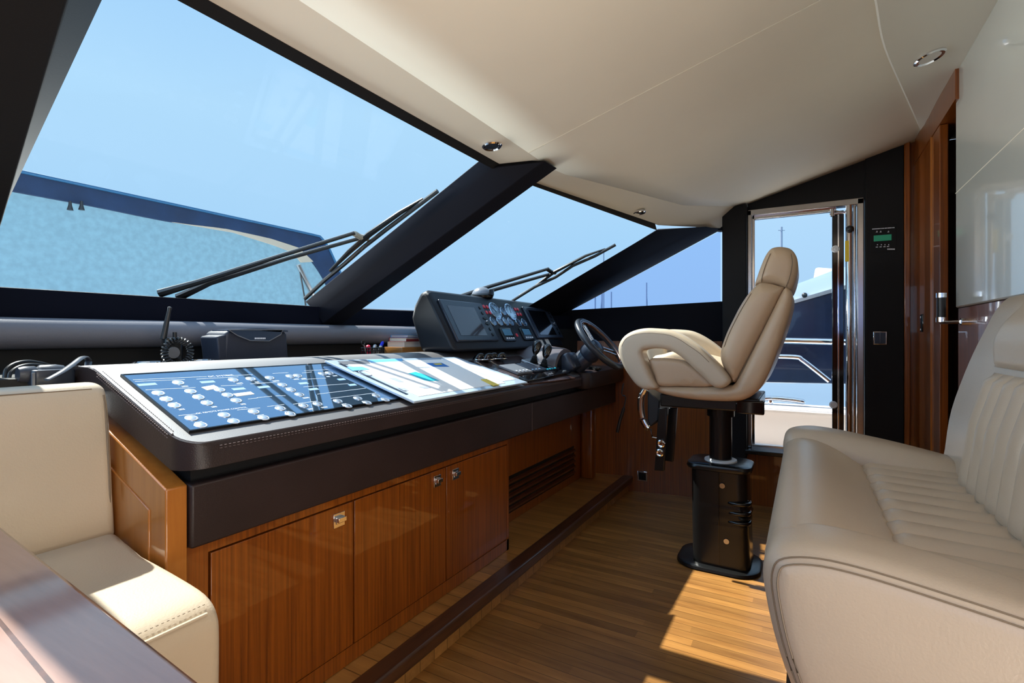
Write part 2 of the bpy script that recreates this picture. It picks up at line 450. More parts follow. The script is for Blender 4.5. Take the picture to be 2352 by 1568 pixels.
# ---- starboard wall
H = 2.2
mb = MB()   # wood dado below the black band
mb.prism([(WX0, .30, 0), (WX0+.06, .30, 0), (WX0+.06, WY0, 0), (WX1+.06, WY1+.2, 0), (WX1-.03, WY1+.2, 0), (WX0, WY0, 0)], (0, 0, 1.018))
mb.box(WX0, WX0+.06, -.30, .30, 0, .335)
struct(mb.build('wall_starboard', M['wood']))
# black band above the dado to window sill, plus pillar, header and aft panel
sill_f = PW(1310, 712); sill_a = PW(1655, 692); top_a = PW(1655, 529)
mb = MB()
def wallquad(pts, th=.06):
    mb.prism([p for p in pts], wn*th)
a0 = V((WX0, WY0, 1.018)); b0 = V((WX1-.03, WY1+.2, 1.018))
def wpt(y, z): return V((wx(y), y, z))
wallquad([wpt(.45, 1.018), wpt(1.7, 1.018), wpt(1.7, 1.235), wpt(sill_f.y, sill_f.z), wpt(sill_a.y, sill_a.z), wpt(.45, sill_a.z)])
wallquad([wpt(.45, top_a.z), wpt(sill_a.y, top_a.z), wpt(.62, 1.76), wpt(.62, 1.80), wpt(.45, 1.85)])
struct(mb.build('trim_3', M['trim']))
struct(box(3.44, 3.58, .312, .452, .30, 1.86).build('trim_4', M['black'], bevel=.006))         # pillar before the helm door
mb = MB().prism([(3.50, -.292, 1.83), (3.50, .312, 1.83), (3.50, .312, zc(3.5, .312)+.01), (3.50, -.292, zc(3.5, -.292)+.01)], (.08, 0, 0))
struct(mb.build('trim_5', M['black']))                                                       # header above the helm door
mb = MB().prism([(3.485, -.466, 0), (3.485, -.292, 0), (3.485, -.292, zc(3.5, -.292)+.01), (3.485, -.466, zc(3.5, -.466)+.01)], (.09, 0, 0))
struct(mb.build('trim_6', M['black'], bevel=.004))                                           # dark aft panel
mb = MB().prism([(3.47, -.492, 0), (3.47, -.466, 0), (3.47, -.466, zc(3.5, -.466)), (3.47, -.492, zc(3.5, -.492))], (.10, 0, 0))
mb.box(3.50, 3.60, -.60, -.488, 0, 2.13)
struct(mb.build('trim_7', M['wood'], bevel=.004))                                            # wooden corner post
struct(box(3.42, 3.60, -.30, .32, .335, .36).build('trim_8', M['sat_black'], bevel=.004))     # helm door sill
# ---- aft bulkhead with doorway (Y = -.52)
BY = -.52
struct(box(.75, 2.654, BY-.07, BY, 1.162, 2.14).build('wall_aft', M['white_panel'], bevel=.006))
struct(box(.75, 2.654, BY-.065, BY-.008, 0, 1.16).build('trim_9', M['wood']))
struct(box(.76, 2.654, BY-.0005, BY+.001, 1.617, 1.620).build('trim_10', M['headliner_light']))
struct(box(2.60, 3.45, BY-.07, BY+.012, 1.975, 2.10).build('trim_11', M['wood']))              # header over the doorway
# dark companionway behind it
mb = MB().box(2.2, 3.6, -1.75, -1.70, 0, 2.1).box(3.55, 3.6, -1.7, -.56, 0, 2.1)
mb.box(2.2, 2.25, -1.7, -.6, 0, 2.1)
struct(mb.build('wall_back', M['wood_dark']))
struct(box(2.4, 3.3, -1.699, -1.68, 1.60, 2.05).build('trim_12', M['white_panel']))
# ---- rest of the cabin behind the photographer
struct(box(.72, .78, -2.7, BY, 0, 2.16).build('wall_passage', M['wood']))
struct(box(-1.5, .75, -2.76, -2.7, 0, 2.2).build('wall_rear', M['white_panel']))
mb = MB().box(-1.46, -1.36, -2.7, 1.7, 0, 1.1).box(-1.46, -1.36, -2.7, -2.0, 1.1, 2.2).box(-1.46, -1.36, -.4, .1, 1.1, 2.2).box(-1.46, -1.36, -2.0, -.4, 1.75, 2.2)
mb.box(-1.46, -1.36, .1, .45, 1.70, 1.95)
struct(mb.build('wall_port', M['wood']))
struct(box(-1.42, -1.40, -2.0, -.4, 1.1, 1.75).build('window_5', M['sideglass']))
# ---- windscreen
GB_L, GB_R = V((1.66, 2.0, 1.187)), V((1.82, 2.0, 1.187))     # glass meets mullion, bottom
GT_L, GT_R = V((1.70, 1.062, 1.706)), V((1.87, 1.045, 1.703))
BR2 = P(1215, 702, X=2.95); TR2 = P(1509, 528, X=3.0)
def pane(name, pts, m):
    mb = MB(); mb.poly(pts); return struct(mb.build(name, m, smooth=False))
ext = V((0, .02, -.011))
pane('window_1', [mir(GB_L), GB_L, GT_L, mir(GT_L)], M['glass'])
pane('window_2', [GB_R, BR2, TR2, GT_R], M['glass'])
pane('window_3', [wpt(sill_f.y, sill_f.z)+wn*.02, wpt(sill_a.y, sill_a.z)+wn*.02, wpt(top_a.y, top_a.z)+wn*.02], M['sideglass'])
pane('window_4', [mir(p) for p in (GB_R, BR2, TR2, GT_R)], M['glass'])
pane('window_6', [mir(p) for p in (wpt(sill_f.y, sill_f.z), wpt(sill_a.y, sill_a.z), wpt(top_a.y, top_a.z))], M['sideglass'])
# mullion beams
rb_l, rb_r = P(741, 743, Y=1.97), P(786, 743, Y=1.97)
rt_l, rt_r = P(1252, 370, Y=.875), P(1281, 386, Y=.875)
rt_l2, rt_r2 = rt_l+V((0, -.004, .02)), rt_r+V((0, -.004, .02))
bk = V((0, .05, .09))
bot = [GB_L+V((0, .03, -.02)), rb_l, rb_r, GB_R+V((0, .03, -.02)), GB_R+V((0, .10, .03)), GB_L+V((0, .10, .03))]
top = [GT_L, rt_l, rt_r, GT_R, GT_R+bk*.6, GT_L+bk*.6]
struct(MB().loft([bot, top]).build('trim_13', M['trim'], bevel=.004))
wl_ = lambda L_: [p-V((.03, 0, 0)) if i in (3, 4) else p for i, p in enumerate(L_)]
struct(MB().loft([wl_([mir(p) for p in bot]), wl_([mir(p) for p in top])]).build('trim_14', M['black'], bevel=.004))
gb2, rb2, lb2 = P(1215, 702, X=2.95), P(1258, 714, X=3.12), PW(1303, 714)
gt2, rt2, lt2 = P(1509, 528, X=3.0), P(1622, 520, X=3.36), PW(1652, 526)
s0 = [gb2, rb2, lb2, lb2+wn*.06, gb2+(gb2-CAM).normalized()*.10+V((.02, -.02, 0))]
s1 = [gt2, rt2, lt2, lt2+wn*.06, gt2+(gt2-CAM).normalized()*.08+V((.02, 0, .01))]
ex_ = [p+(p-q)*.18 for p, q in zip(s0, s1)]
struct(MB().loft([ex_, s1]).build('trim_15', M['trim'], bevel=.003))
struct(MB().loft([[mir(p) for p in ex_], [mir(p) for p in s1]]).build('trim_16', M['trim'], bevel=.003))
# dark strip along the head of the panes
mb = MB()
xx = [-.82+i*.0955 for i in range(41)]
def topg(x):
    a = abs(x-1.09)
    if a < .61: return V((x, 1.062, 1.706))
    if a < .78: return V((x, 1.062-.017*(a-.61)/.17, 1.706-.003*(a-.61)/.17))
    f_ = (a-.78)/(1.91-.78)
    q = GT_R.lerp(TR2, f_); return V((x, q.y, q.z))
mb.loft([[topg(x)+V((0, .0, -.002)), V((x, yf(x)-.003, zf(x)-.002)), V((x, yf(x)-.003, zf(x)+.04)), topg(x)+V((0, .04, .05))] for x in xx])
struct(mb.build('trim_17', M['black']))
# sill band, padded roll and shelf under the windscreen
mb = MB()
line = [mir(V((3.45, 1.42, 0))), mir(V((2.95, 1.60, 0))), mir(V((1.94, 2.0, 0))), V((1.94, 2.0, 0)), V((2.95, 1.60, 0)), V((3.40, 1.42, 0))]
mb.loft([[p+V((0, .0, 1.095)), p+V((0, .0, 1.190)), p+V((0, .12, 1.200)), p+V((0, .12, 1.095))] for p in line])
struct(mb.build('trim_18', mat('navy_sill', (.003, .004, .011), .75, spec=.12)))
mb = MB()
rl = spline([mir(V((2.9, 1.52, 1.058))), mir(V((2.5, 1.72, 1.058))), mir(V((1.9, 1.93, 1.058))), V((1.09, 1.945, 1.058)), V((1.9, 1.93, 1.058)), V((2.5, 1.72, 1.058)), V((2.9, 1.52, 1.058))], 6)
mb.tube(rl, .046, 20)
struct(mb.build('trim_19', mat('roll_leather', (.17, .17, .195), .42, bump=.2, bscale=400)))
mb = MB()
mb.loft([[p+V((0, -.03, .86)), p+V((0, -.03, 1.10)), p+V((0, .03, 1.10)), p+V((0, .03, .86))] for p in line])
mb.prism([V((-1.36, 1.6, .90)), V((3.36, 1.6, .90)), V((2.9, 1.66, .90)), V((1.94, 2.0, .90)), V((.24, 2.0, .90)), V((-.7, 1.66, .90))], (0, 0, .05))
struct(mb.build('trim_20', M['shelf']))
# foredeck outside
struct(MB().prism([V((-1.3, 1.95, 1.02)), V((.1, 2.14, 1.02)), V((2.1, 2.14, 1.02)), V((3.5, 1.72, 1.02)), V((3.7, 3.0, .8)), V((2.6, 6.0, .7)), V((-.4, 6.0, .7)), V((-1.4, 3.0, .8))], (0, 0, -.1)).build('deck', M['gelcoat']))
# console step
struct(box(.30, 3.46, 1.045, 1.62, 0, .098).build('step', M['teak_step']))
mb = MB().box(.30, 3.46, 1.018, 1.085, .058, .102)
struct(mb.build('trim_21', M['nosing'], bevel=.008))

# ================================================================== HELM CONSOLE
TH = math.atan(.3675); DN = V((0, -math.sin(TH), math.cos(TH))); DY = V((0, math.cos(TH), math.sin(TH)))
D0 = V((0, 1.09, .825))
def PD(px, py, h=0.0): return PN(px, py, D0+DN*h, DN)
def dframe(p, h=0): return frame(p+DN*h, V((1, 0, 0)), DY, DN)
# base cabinet with three doors
cab = thing('base_cabinet', 'long glossy cherry wood cabinet with three doors under the leather console apron', 'cabinet', (1.45, 1.16, .10))
CYP = 1.150
mb = MB().box(.605, 1.985, CYP+.022, 1.55, .10, .597)
mb.box(.605, .655, CYP, CYP+.03, .10, .597).box(.655, 1.985, CYP, CYP+.03, .572, .597).box(1.968, 1.985, CYP, CYP+.03, .10, .575)
mb.box(.655, 1.985, CYP, CYP+.03, .10, .148)
mb.build('carcass', M['wood'], cab)
bx = [.657, P(811.6, 1300, Y=CYP).x, P(1023.8, 1200, Y=CYP).x, 1.966]
latches = [(778, 1193), (1004, 1104), (1046, 1088)]
for i in range(3):
    d = box(bx[i]+.003, bx[i+1]-.003, CYP-.002, CYP+.020, .151, .568).build('door', M['wood'], cab, bevel=.0015)
    p = P(*latches[i], Y=CYP-.002)
    mb = MB().box(p.x-.020, p.x+.020, p.y-.003, p.y, p.z-.020, p.z+.020)
    mb.box(p.x-.012, p.x+.012, p.y-.005, p.y-.003, p.z-.010, p.z+.010).box(p.x-.013, p.x+.015, p.y-.016, p.y-.003, p.z-.004, p.z+.009)
    mb.build('latch', M['chrome'], d, bevel=.0012, label='chrome square latch')
# wooden end panel of the console, left
endp = thing('console_end_panel', 'amber wood end panel with slanted top at the console end beside the bench', 'panel', (.585, 1.3, .1))
prof = [(1.138, .10), (1.138, .735), (1.363, .8245), (1.50, .880), (1.62, .888), (1.62, .10)]
MB().prism([V((.562, y, z)) for y, z in prof], (.043, 0, 0)).build('board', M['wood_side'], endp, bevel=.003)
ins = [(1.20, .2), (1.20, .685), (1.40, .765), (1.55, .82), (1.55, .2)]
MB().prism([V((.559, y, z)) for y, z in ins], (.006, 0, 0)).build('inset_panel', M['wood_side'], endp, bevel=.002)
# recessed louvre panel
lou = thing('louvre_panel', 'recessed dark cherry panel with horizontal vent louvres right of the three cabinet doors', 'panel', (2.7, 1.32, .1))
RYP = 1.315
box(1.99, 3.32, RYP, RYP+.03, .10, .597).build('board', M['wood'], lou)
for k in range(5):
    z = .165+k*.035
    MB().prism([V((2.0, RYP, z)), V((2.0, RYP-.013, z-.006)), V((2.0, RYP-.013, z+.004)), V((2.0, RYP, z+.012))], (1.12, 0, 0)).build('slat', M['wood_dark'], lou)
box(2.0, 3.12, RYP-.001, RYP+.001, .145, .335).build('vent_opening', M['sat_black'], lou)
MB().tube([V((2.62, RYP-.003, .56)), V((2.62, RYP-.03, .56)), V((2.70, RYP-.03, .56)), V((2.70, RYP-.003, .56))], .004, 8).build('pull_handle', M['brass'], lou)
post = thing('corner_post', 'narrow polished cherry post at the far right end of the console recess', 'post', (3.24, 1.24, .1))
MB().rbox(T(3.26, 1.27, .10), .07, .09, .50, .02, 4).build('shaft', M['wood'], post)
# leather apron
apr = thing('console_apron', 'dark brown leather padded apron running below the dashboard', 'panel', (2.0, 1.2, .6))
box(.607, 3.41, 1.128, 1.36, .598, .735).build('pad', M['apron'], apr, bevel=.006, bseg=3)
box(.62, 3.40, 1.155, 1.40, .735, .771).build('shadow_gap', M['black'], apr)
sx = P(1222, 950, Y=1.128).x
box(sx-.001, sx+.001, 1.1265, 1.13, .60, .733).build('seam', M['stitch'], apr)
# dashboard slab
dash = thing('dashboard', 'wide sloping dark brown leather dashboard with stitched edges in front of the windscreen', 'dashboard', (1.6, 1.4, .78))
mb = MB()
prof = [(1.09, .772), (1.09, .818), (1.096, .826), (1.455, .958), (1.485, .968), (1.52, .974), (1.60, .974), (1.61, .968), (1.61, .90), (1.50, .895), (1.14, .772)]
X0, X1 = .575, 2.725
R_ = .055
secs = []
for k in range(8):
    a = PI/2*k/7
    dx = R_*(1-math.sin(a)); dy = R_*(1-math.cos(a))
    secs.append((X0+dx if False else X0+R_*(1-math.cos(PI/2*k/7)), R_*(1-math.sin(PI/2*k/7))))
def dsec(x, inset):
    out = []
    for y, z in prof:
        t_ = max(0, min(1, (1.60-y)/.4))
        yy = max(y, 1.09+inset)
        zz = z
        if y < 1.09+inset and z > .80: zz = z+(yy-y)*.3675
        out.append(V((x, yy, zz)))
    return out
S = [dsec(x, i) for x, i in secs]
S += [dsec(2.68, 0), dsec(2.70, .004), dsec(2.715, .012), dsec(2.725, .03)]
mb.loft(S).build('slab', M['dash'], dash, bevel=.004, bseg=2, ang=30)
# grained top cover stitched onto the slab
tc_p = [(1.098, .8275), (1.20, .8655), (1.33, .9133), (1.455, .9592), (1.485, .9693), (1.52, .9752), (1.60, .9752)]
def tsec(x, inset):
    out = []
    for y, z in tc_p:
        yy = max(y, 1.098+inset); out.append(V((x, yy, z+(yy-y)*.3675)))
    return out
TS = [tsec(X0+.005+(R_-.005)*(1-math.cos(PI/2*k/7)), (R_-.005)*(1-math.sin(PI/2*k/7))) for k in range(8)]+[tsec(2.0, 0), tsec(2.68, 0), tsec(2.70, .006), tsec(2.716, .02)]
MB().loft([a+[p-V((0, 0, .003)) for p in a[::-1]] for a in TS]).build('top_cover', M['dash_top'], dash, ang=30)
def top_pt(x, w, h=.0024): return D0+V((x, 0, 0))+DY*w+DN*h
# stitching: dashes along front and left edges
mb = MB()
for off in (.008, -.0):
    n = 150
for i in range(210):
    x = .645+i*.0098
    for zz, yy in ((.8165, 1.0885), (.811, 1.0885)):
        mb.box(x, x+.0050, yy-.001, yy+.001, zz-.0005, zz+.0005)
for i in range(40):
    w = .07+i*.0085
    for dz in (-.004, -.011):
        p = D0+DY*w+V((X0-.0006, 0, dz))
        mb.box(-.0010, .0010, 0, .0045, -.0005, .0005, frame(p, V((1, 0, 0)), DY, DN))
    p = top_pt(X0+.011, w, .0008)
    mb.box(-.0005, .0005, 0, .0045, -.0005, .0008, frame(p, V((1, 0, 0)), DY, DN))
mb.build('stitching', M['stitch'], dash, smooth=False)['kind'] = 'stuff'
mb = MB().tube([top_pt(X0+.004, .06, .0), top_pt(X0+.004, .40, .0), V((X0+.004, 1.49, .970)), V((X0+.004, 1.60, .975))], .0025, 8)
mb.build('piping', M['taupe'], dash)
# switch panel
pc = [PD(278, 866), PD(435, 993), PD(927, 921)]
x0 = .612; x1 = 1.285
y_lo = (pc[1]-D0).dot(DY); y_hi = (PD(278, 866)-D0).dot(DY)
def rq(x0, x1, w0, w1, h0, h1, mbx): return mbx.box(x0, x1, w0, w1, h0, h1, frame(D0, V((1, 0, 0)), DY, DN))
panel = rq(x0, x1+.03, y_lo, y_hi, -.002, .0055, MB()).build('switch_panel', M['panel_glass'], dash, label='black glass switch panel with rows of chrome buttons')
mb = MB()
rq(x0-.004, x0, y_lo-.004, y_hi+.004, -.002, .0066, mb); rq(x0, x1+.03, y_lo-.004, y_lo, -.002, .0066, mb); rq(x0, x1+.03, y_hi, y_hi+.004, -.002, .0066, mb); rq(x1+.03, x1+.034, y_lo-.004, y_hi+.004, -.002, .0066, mb)
mb.build('bezel', M['gloss_black'], panel)
k1 = 340/2352; k2 = 370/2352
btn = [(270+x*k1, 830+y*k1) for x, y in [(968, 338), (650, 503), (778, 600), (908, 697), (1163, 475), (1290, 568), (1425, 660), (1843, 295), (2118, 277), (1625, 450), (1752, 533), (1890, 620), (1178, 900), (1325, 1010), (1697, 850), (1850, 950), (2168, 797)]]
btn += [(590+x*k2, 820+y*k2) for x, y in [(190, 303), (490, 280), (600, 272), (375, 405), (503, 478), (625, 547), (345, 748), (100, 885), (490, 830), (685, 708), (890, 683), (958, 243), (1060, 233), (1183, 640), (1322, 712), (1475, 600), (1612, 665), (1745, 560), (1878, 622)]]
for i, (px, py) in enumerate(btn):
    p = PD(px, py, .0055)
    m = dframe(p)
    b = MB().lathe(m, [(.0138, 0), (.0138, .0008), (.0128, .0016), (.0110, .0017), (.0100, .0013), (.0080, .0022), (.004, .0028), (.0005, .0030)], 20)
    b.build('push_button', M['button'], panel)
# printed lines and legends
mb = MB()
def pline(px0, py0, px1, py1, th=.0007):
    a, b = PD(px0, py0, .0059), PD(px1, py1, .0059)
    d = (b-a); n = d.normalized(); s_ = DN.cross(n)
    mb.poly([a-s_*th, b-s_*th, b+s_*th, a+s_*th])
def c1(x, y): return (270+x*k1, 830+y*k1)
def c2(x, y): return (590+x*k2, 820+y*k2)
for c, segs in ((c1, [(245, 290, 1420, 238), (275, 315, 1070, 285), (445, 450, 1240, 412), (1255, 278, 1920, 243), (970, 858, 1320, 825), (1900, 770, 2265, 735), (1640, 385, 1980, 370), (1700, 225, 2150, 208), (2110, 355, 2352, 340), (2070, 595, 2230, 578)]),
                (c2, [(230, 238, 460, 225), (0, 380, 330, 365), (530, 685, 880, 640), (650, 325, 1010, 305), (680, 433, 1340, 385), (880, 540, 1590, 452), (1080, 600, 1740, 520), (0, 590, 220, 570), (270, 565, 420, 560), (150, 720, 400, 690), (690, 198, 1040, 180), (660, 230, 800, 215)])):
    for a in segs: pline(*c(a[0], a[1]), *c(a[2], a[3]))
for px, py in btn:      # two short legend dashes under every button
    p = PD(px, py, .0059)
    a = p+V((.004, 0, 0))-DY*.021
    w = random.uniform(.012, .022)
    for k in range(2):
        q = a-DY*(.004*k)
        if (q-D0).dot(DY) < y_lo+.004 or (q.x+w*.5) > 1.30: continue
        mb.poly([q+V((-w*.5, 0, 0))-DY*.0009, q+V((w*.5, 0, 0))-DY*.0009, q+V((w*.5, 0, 0))+DY*.0009, q+V((-w*.5, 0, 0))+DY*.0009])
p = PD(480, 866, .0059); mb.text('DC SYSTEMS', .0125, frame(p, V((1, 0, 0)), DY, DN))
p = PD(452, 950.5, .0059); mb.text('DC REMOTE POWER CONTROL', .0085, frame(p, V((1, 0, 0)), DY, DN))
mb.build('printed_legend', M['white'], panel, smooth=False)['kind'] = 'stuff'
for c, (x, y, w) in [(c1, (470, 367, .040)), (c1, (1430, 327, .036)), (c1, (1925, 437, .034)), (c2, (100, 437, .034)), (c2, (680, 383, .030)), (c2, (825, 468, .032)), (c2, (1235, 325, .028)), (c2, (1395, 405, .028))]:
    p = PD(*c(x, y), .0055)
    MB().box(-w/2, w/2, -.006, .006, 0, .0008, dframe(p)).build('readout', M['ledwin'], panel)
for c, (x, y, w, h, r) in [(c1, (1475, 417, .036, .02, .2)), (c1, (2005, 518, .05, .016, .05))]:
    p = PD(*c(x, y), .0055)
    MB().box(-w/2, w/2, -h/2, h/2, 0, .001, dframe(p) @ Matrix.Rotation(r, 4, 'Z')).build('sticker', M['paper'], panel, label='white paper sticker')

# chart board -----------------------------------------------------------------
bc = [PD(745, 832, .012), PD(950, 927, .012), PD(1211, 881, .012), PD(1047, 823, .012)]   # TL BL BR TR
def bq(s, t): return bc[0].lerp(bc[3], s).lerp(bc[1].lerp(bc[2], s), t)
board = thing('chart_board', 'clear acrylic chart board with white sheets lying across the dashboard beside the switch panel', 'chart board', bq(.5, .5)-DN*.01)
def slab_q(q, h0, h1, name, m, parent, **kw):
    return MB().loft([[p+DN*h0 for p in q], [p+DN*h1 for p in q]]).build(name, m, parent, **kw)
slab_q(bc, 0, .008, 'acrylic_sheet', mat('frosted_acrylic', (.50, .62, .76), .06, coat=1), board, bevel=.002)
def sub(s0, t0, s1, t1): return [bq(s0, t0), bq(s0, t1), bq(s1, t1), bq(s1, t0)]
slab_q(sub(.07, .08, .80, .93), .008, .0092, 'paper_sheet', M['paper'], board, label='large white chart sheet')
slab_q(sub(.81, .06, .955, .88), .008, .0092, 'paper_sheet', mat('shade_tinted_sheet', (.80, .84, .90), .4), board, label='narrow white sheet with bluish mullion shade in its tint')  # white paper, mullion shade left in as a faint blue
slab_q(sub(.03, .10, .045, .86), .008, .0095, 'edge_strip', M['steel_blue'], board)
def inv(px, py, h=.0216):        # pixel on the board plane -> point
    return PD(px, py, h)
def patch(pts, name, m, h=.0215, label=None):
    q = [inv(*p, h) for p in pts]
    MB().loft([[p for p in q], [p+DN*.0005 for p in q]]).build(name, m, board, smooth=False, label=label)
kb = 500/2352
def cb(x, y): return (740+x*kb, 810+y*kb)
patch([cb(930, 222), cb(1010, 205), cb(1120, 240), cb(1265, 300), cb(1160, 305), cb(1100, 295)], 'print_area', M['cyan'], label='bright cyan printed patch')
patch([cb(265, 155), cb(430, 150), cb(515, 180), cb(330, 195)], 'print_area', M['lightblue'])
patch([cb(1120, 112), cb(1290, 108), cb(1375, 150), cb(1200, 150)], 'print_area', M['blue'])
patch([cb(1200, 118), cb(1280, 114), cb(1300, 126), cb(1230, 130)], 'print_area', M['yellow'], h=.0222)
patch([cb(720, 272), cb(790, 270), cb(885, 315), cb(830, 315)], 'print_area', M['greyprint'])
patch([cb(810, 375), cb(890, 380), cb(945, 410), cb(880, 408)], 'print_area', M['greyprint'])
patch([cb(1035, 365), cb(1120, 362), cb(1175, 380), cb(1100, 385)], 'print_area', M['greyprint'])
patch([cb(1030, 152), cb(1150, 150), cb(1170, 160), cb(1050, 163)], 'print_area', M['greyprint'])
patch([cb(165, 92), cb(480, 82), cb(525, 118), cb(230, 128)], 'clip_strip', M['grey'], h=.021)
patch([cb(490, 78), cb(865, 62), cb(870, 90), cb(530, 106)], 'paper_strip', M['lightblue'], h=.021)
MB().torus(dframe(inv(*cb(465, 218), .0216)), .022, .0012, 24, 6).build('printed_ring', M['greyprint'], board)
rul = MB()
q = [inv(*cb(*p), .0222) for p in ((1715, 290), (1850, 358), (1915, 350), (1775, 285))]
o = MB().loft([q, [p+DN*.002 for p in q]]).build('ruler', M['yellow'])
tag(o, 'flat yellow strip lying near the right edge of the chart board', 'ruler')

# throttle side of the dashboard ----------------------------------------------
tq = [PD(1052, 832, .002), PD(1205, 884, .002), PD(1322, 869, .002), PD(1190, 817, .002)]
tp = slab_q(tq, -.003, .003, 'throttle_panel', wood('burl_dark', (.02, .012, .012), (.10, .06, .055), (12, 12, 12), coat=1, rough=.2), dash, label='dark grained panel with keypads')
kt = 400/2352
def ct(x, y): return (1060+x*kt, 760+y*kt)
def keypad(pts, name, m, h0, h1):
    q = [PD(*ct(*p), .005) for p in pts]
    return MB().loft([[p+DN*h0 for p in q], [p+DN*h1 for p in q]]).build(name, m, tp, bevel=.004)
a = keypad([(490, 490), (760, 600), (960, 575), (700, 470)], 'keypad', M['grey'], 0, .014)
def keys(parent, pts, n, m):
    A, B = [PD(*ct(*p), .0195) for p in pts]
    for i in range(n):
        p = A.lerp(B, i/(n-1)); MB().box(-.006, .006, -.004, .004, 0, .004, dframe(p)).build('key', m, tp)
keys(a, [(740, 545), (880, 530)], 4, M['white'])
a = keypad([(725, 465), (980, 570), (1135, 548), (880, 450)], 'keypad', M['steel_blue'], 0, .013)
keys(a, [(960, 525), (1050, 515)], 3, M['gauge'])
a = keypad([(1000, 480), (1170, 552), (1320, 525), (1160, 465)], 'keypad', M['steel_blue'], 0, .012)
keys(a, [(1160, 520), (1260, 505)], 4, M['cyan'])
o = keypad([(760, 640), (890, 700), (1470, 580), (1380, 535)], 'switch_bar', M['gloss_black'], 0, .012)
for x, y in ((1190, 590), (1220, 583), (1380, 550), (1400, 545)):
    MB().cyl(dframe(PD(*ct(x, y), .016)), .006, .006, 12).build('toggle', M['grey'], tp)
# twin dome indicator pods
for c in ((285, 400), (465, 388)):
    p = PD(*ct(*c), .005)
    m = frame(p, V((.72, -.69, 0)).normalized(), V((.69, .72, 0)).normalized(), DN)
    m = m @ Matrix.Diagonal((1.35, .8, 1, 1))
    t_ = MB().lathe(m, [(.042, 0), (.042, .004), (.038, .006), (.001, .006)], 28).build('dome_indicator', M['gloss_black'], dash, label='twin dark glass domes in a chrome ring')
    MB().torus(m @ T(0, 0, .006), .040, .0028, 32, 8).build('ring', M['chrome'], t_)
    for sgn in (-1, 1):
        MB().dome(m @ T(sgn*.016, 0, .006), .022, .034).build('dome', M['gloss_black'], t_)
# throttle levers
kn = [((975, 440), (990, 330), (1008, 250)), ((1110, 490), (1125, 380), (1145, 298))]
q = [PD(*ct(*p), .005) for p in ((800, 410), (1040, 505), (1190, 480), (930, 390))]
thr = MB().loft([q, [p+DN*.012 for p in q]]).build('throttle_control', M['silver'], dash, bevel=.003, label='silver base with two ball-topped levers')
for g0, g1, kb_ in kn:
    a = PD(*ct(*g0), .012); yy = a.y
    b = P(*ct(*g1), Y=yy); c = P(*ct(*kb_), Y=yy)
    axm = axis_frame(a, b); hL = (b-a).length
    pr = []
    for k in range(7):
        r = .026-.012*k/6; pr += [(r, hL*k/7), (r*.72, hL*(k+.6)/7)]
    MB().lathe(axm, pr, 18).build('gaiter', M['rubber'], thr)
    MB().tube([b-(b-a)*.1, c], .008, 10).build('lever', M['sat_black'], thr)
    d = c-b
    km = axis_frame(b+d*.2, c)
    MB().lathe(km, [(.010, 0), (.019, .016), (.024, .04), (.026, .055), (.024, .068), (.016, .078), (.003, .081)], 20).build('knob', M['gloss_black'], thr)
# cowl over the steering column, motor box
def cow_sec(px_l, py_l, px_r, py_r, y):  # arch section
    a = P(px_l, py_l, Y=y); b = P(px_r, py_r, Y=y)
    return a, b
cx_ = P(1300, 820, Y=1.18).x
secs = []
for y, wv, ztop in ((1.46, .155, .985), (1.40, .165, .995), (1.30, .165, .995), (1.22, .155, .985), (1.19, .148, .978)):
    secs.append([V((2.70+wv*math.cos(PI*k/14), y, .84+(ztop-.84)*math.sin(PI*k/14)**.8)) for k in range(15)])
cow = MB().loft(secs).build('steering_cowl', M['taupe'], dash, label='rounded taupe cowl')
MB().loft([[V((2.70+.125*math.cos(PI*k/14), 1.186+.004*j, .85+.105*math.sin(PI*k/14))) for k in range(15)] for j in range(2)]).build('opening', M['sat_black'], cow)
# second dash slab below the wheel
MB().rbox(T(3.085, 1.275, .742), .68, .42, .105, .05, 5).build('side_slab', M['apron'], dash)
# steering wheel
WC = P(1378, 789, X=2.78); wt = math.radians(42)
WNv = V((0, -math.cos(wt), math.sin(wt))); WUp = V((0, math.sin(wt), math.cos(wt)))
wm = frame(WC, V((1, 0, 0)), WUp, WNv)
R_ = .172
whl = MB().torus(wm, R_, .0185, 48, 14).build('steering_wheel', M['wheel'], dash, label='three-spoke wheel with black grip and wood inlay')
MB().torus(wm @ T(0, 0, .006), R_-.013, .0085, 48, 10).build('inner_rim', M['wood_dark'], whl, label='glossy wood inlay around inside of rim')
for k in range(3):
    a = math.radians(90+120*k)
    d = wm.to_3x3() @ V((math.cos(a), math.sin(a), 0)); t2 = wm.to_3x3() @ V((-math.sin(a), math.cos(a), 0))
    sp = MB()
    for s_ in (-1, 1):
        sp.loft([[WC+d*r+t2*(s_*(w+.012)-.005)+WNv*(z-.004), WC+d*r+t2*(s_*(w+.012)+.005)+WNv*(z-.004), WC+d*r+t2*(s_*(w+.012)+.005)+WNv*(z+.004), WC+d*r+t2*(s_*(w+.012)-.005)+WNv*(z+.004)] for r, w, z in ((.03, .006, -.022), (.09, .002, -.012), (R_-.008, .006, 0))])
    sp.build('spoke', M['steel'], whl, bevel=.002)
MB().lathe(wm, [(.045, -.04), (.048, -.02), (.04, -.008), (.02, -.002), (.001, 0)], 24).build('hub', M['steel_blue'], whl)
colm = frame(WC, V((1, 0, 0)), WUp, WNv)
MB().lathe(colm, [(.052, -.20), (.055, -.12), (.052, -.11), (.062, -.09), (.055, -.04), (.045, -.035)], 24).build('column', M['steel_blue'], whl)
mbx = MB().rbox(frame(P(1312, 838, X=2.70)-V((0, 0, .04)), V((1, 0, 0)), V((0, .87, -.5)), V((0, .5, .87))), .13, .12, .10, .025, 4)
mbx.build('motor_housing', M['steel_blue'], whl)
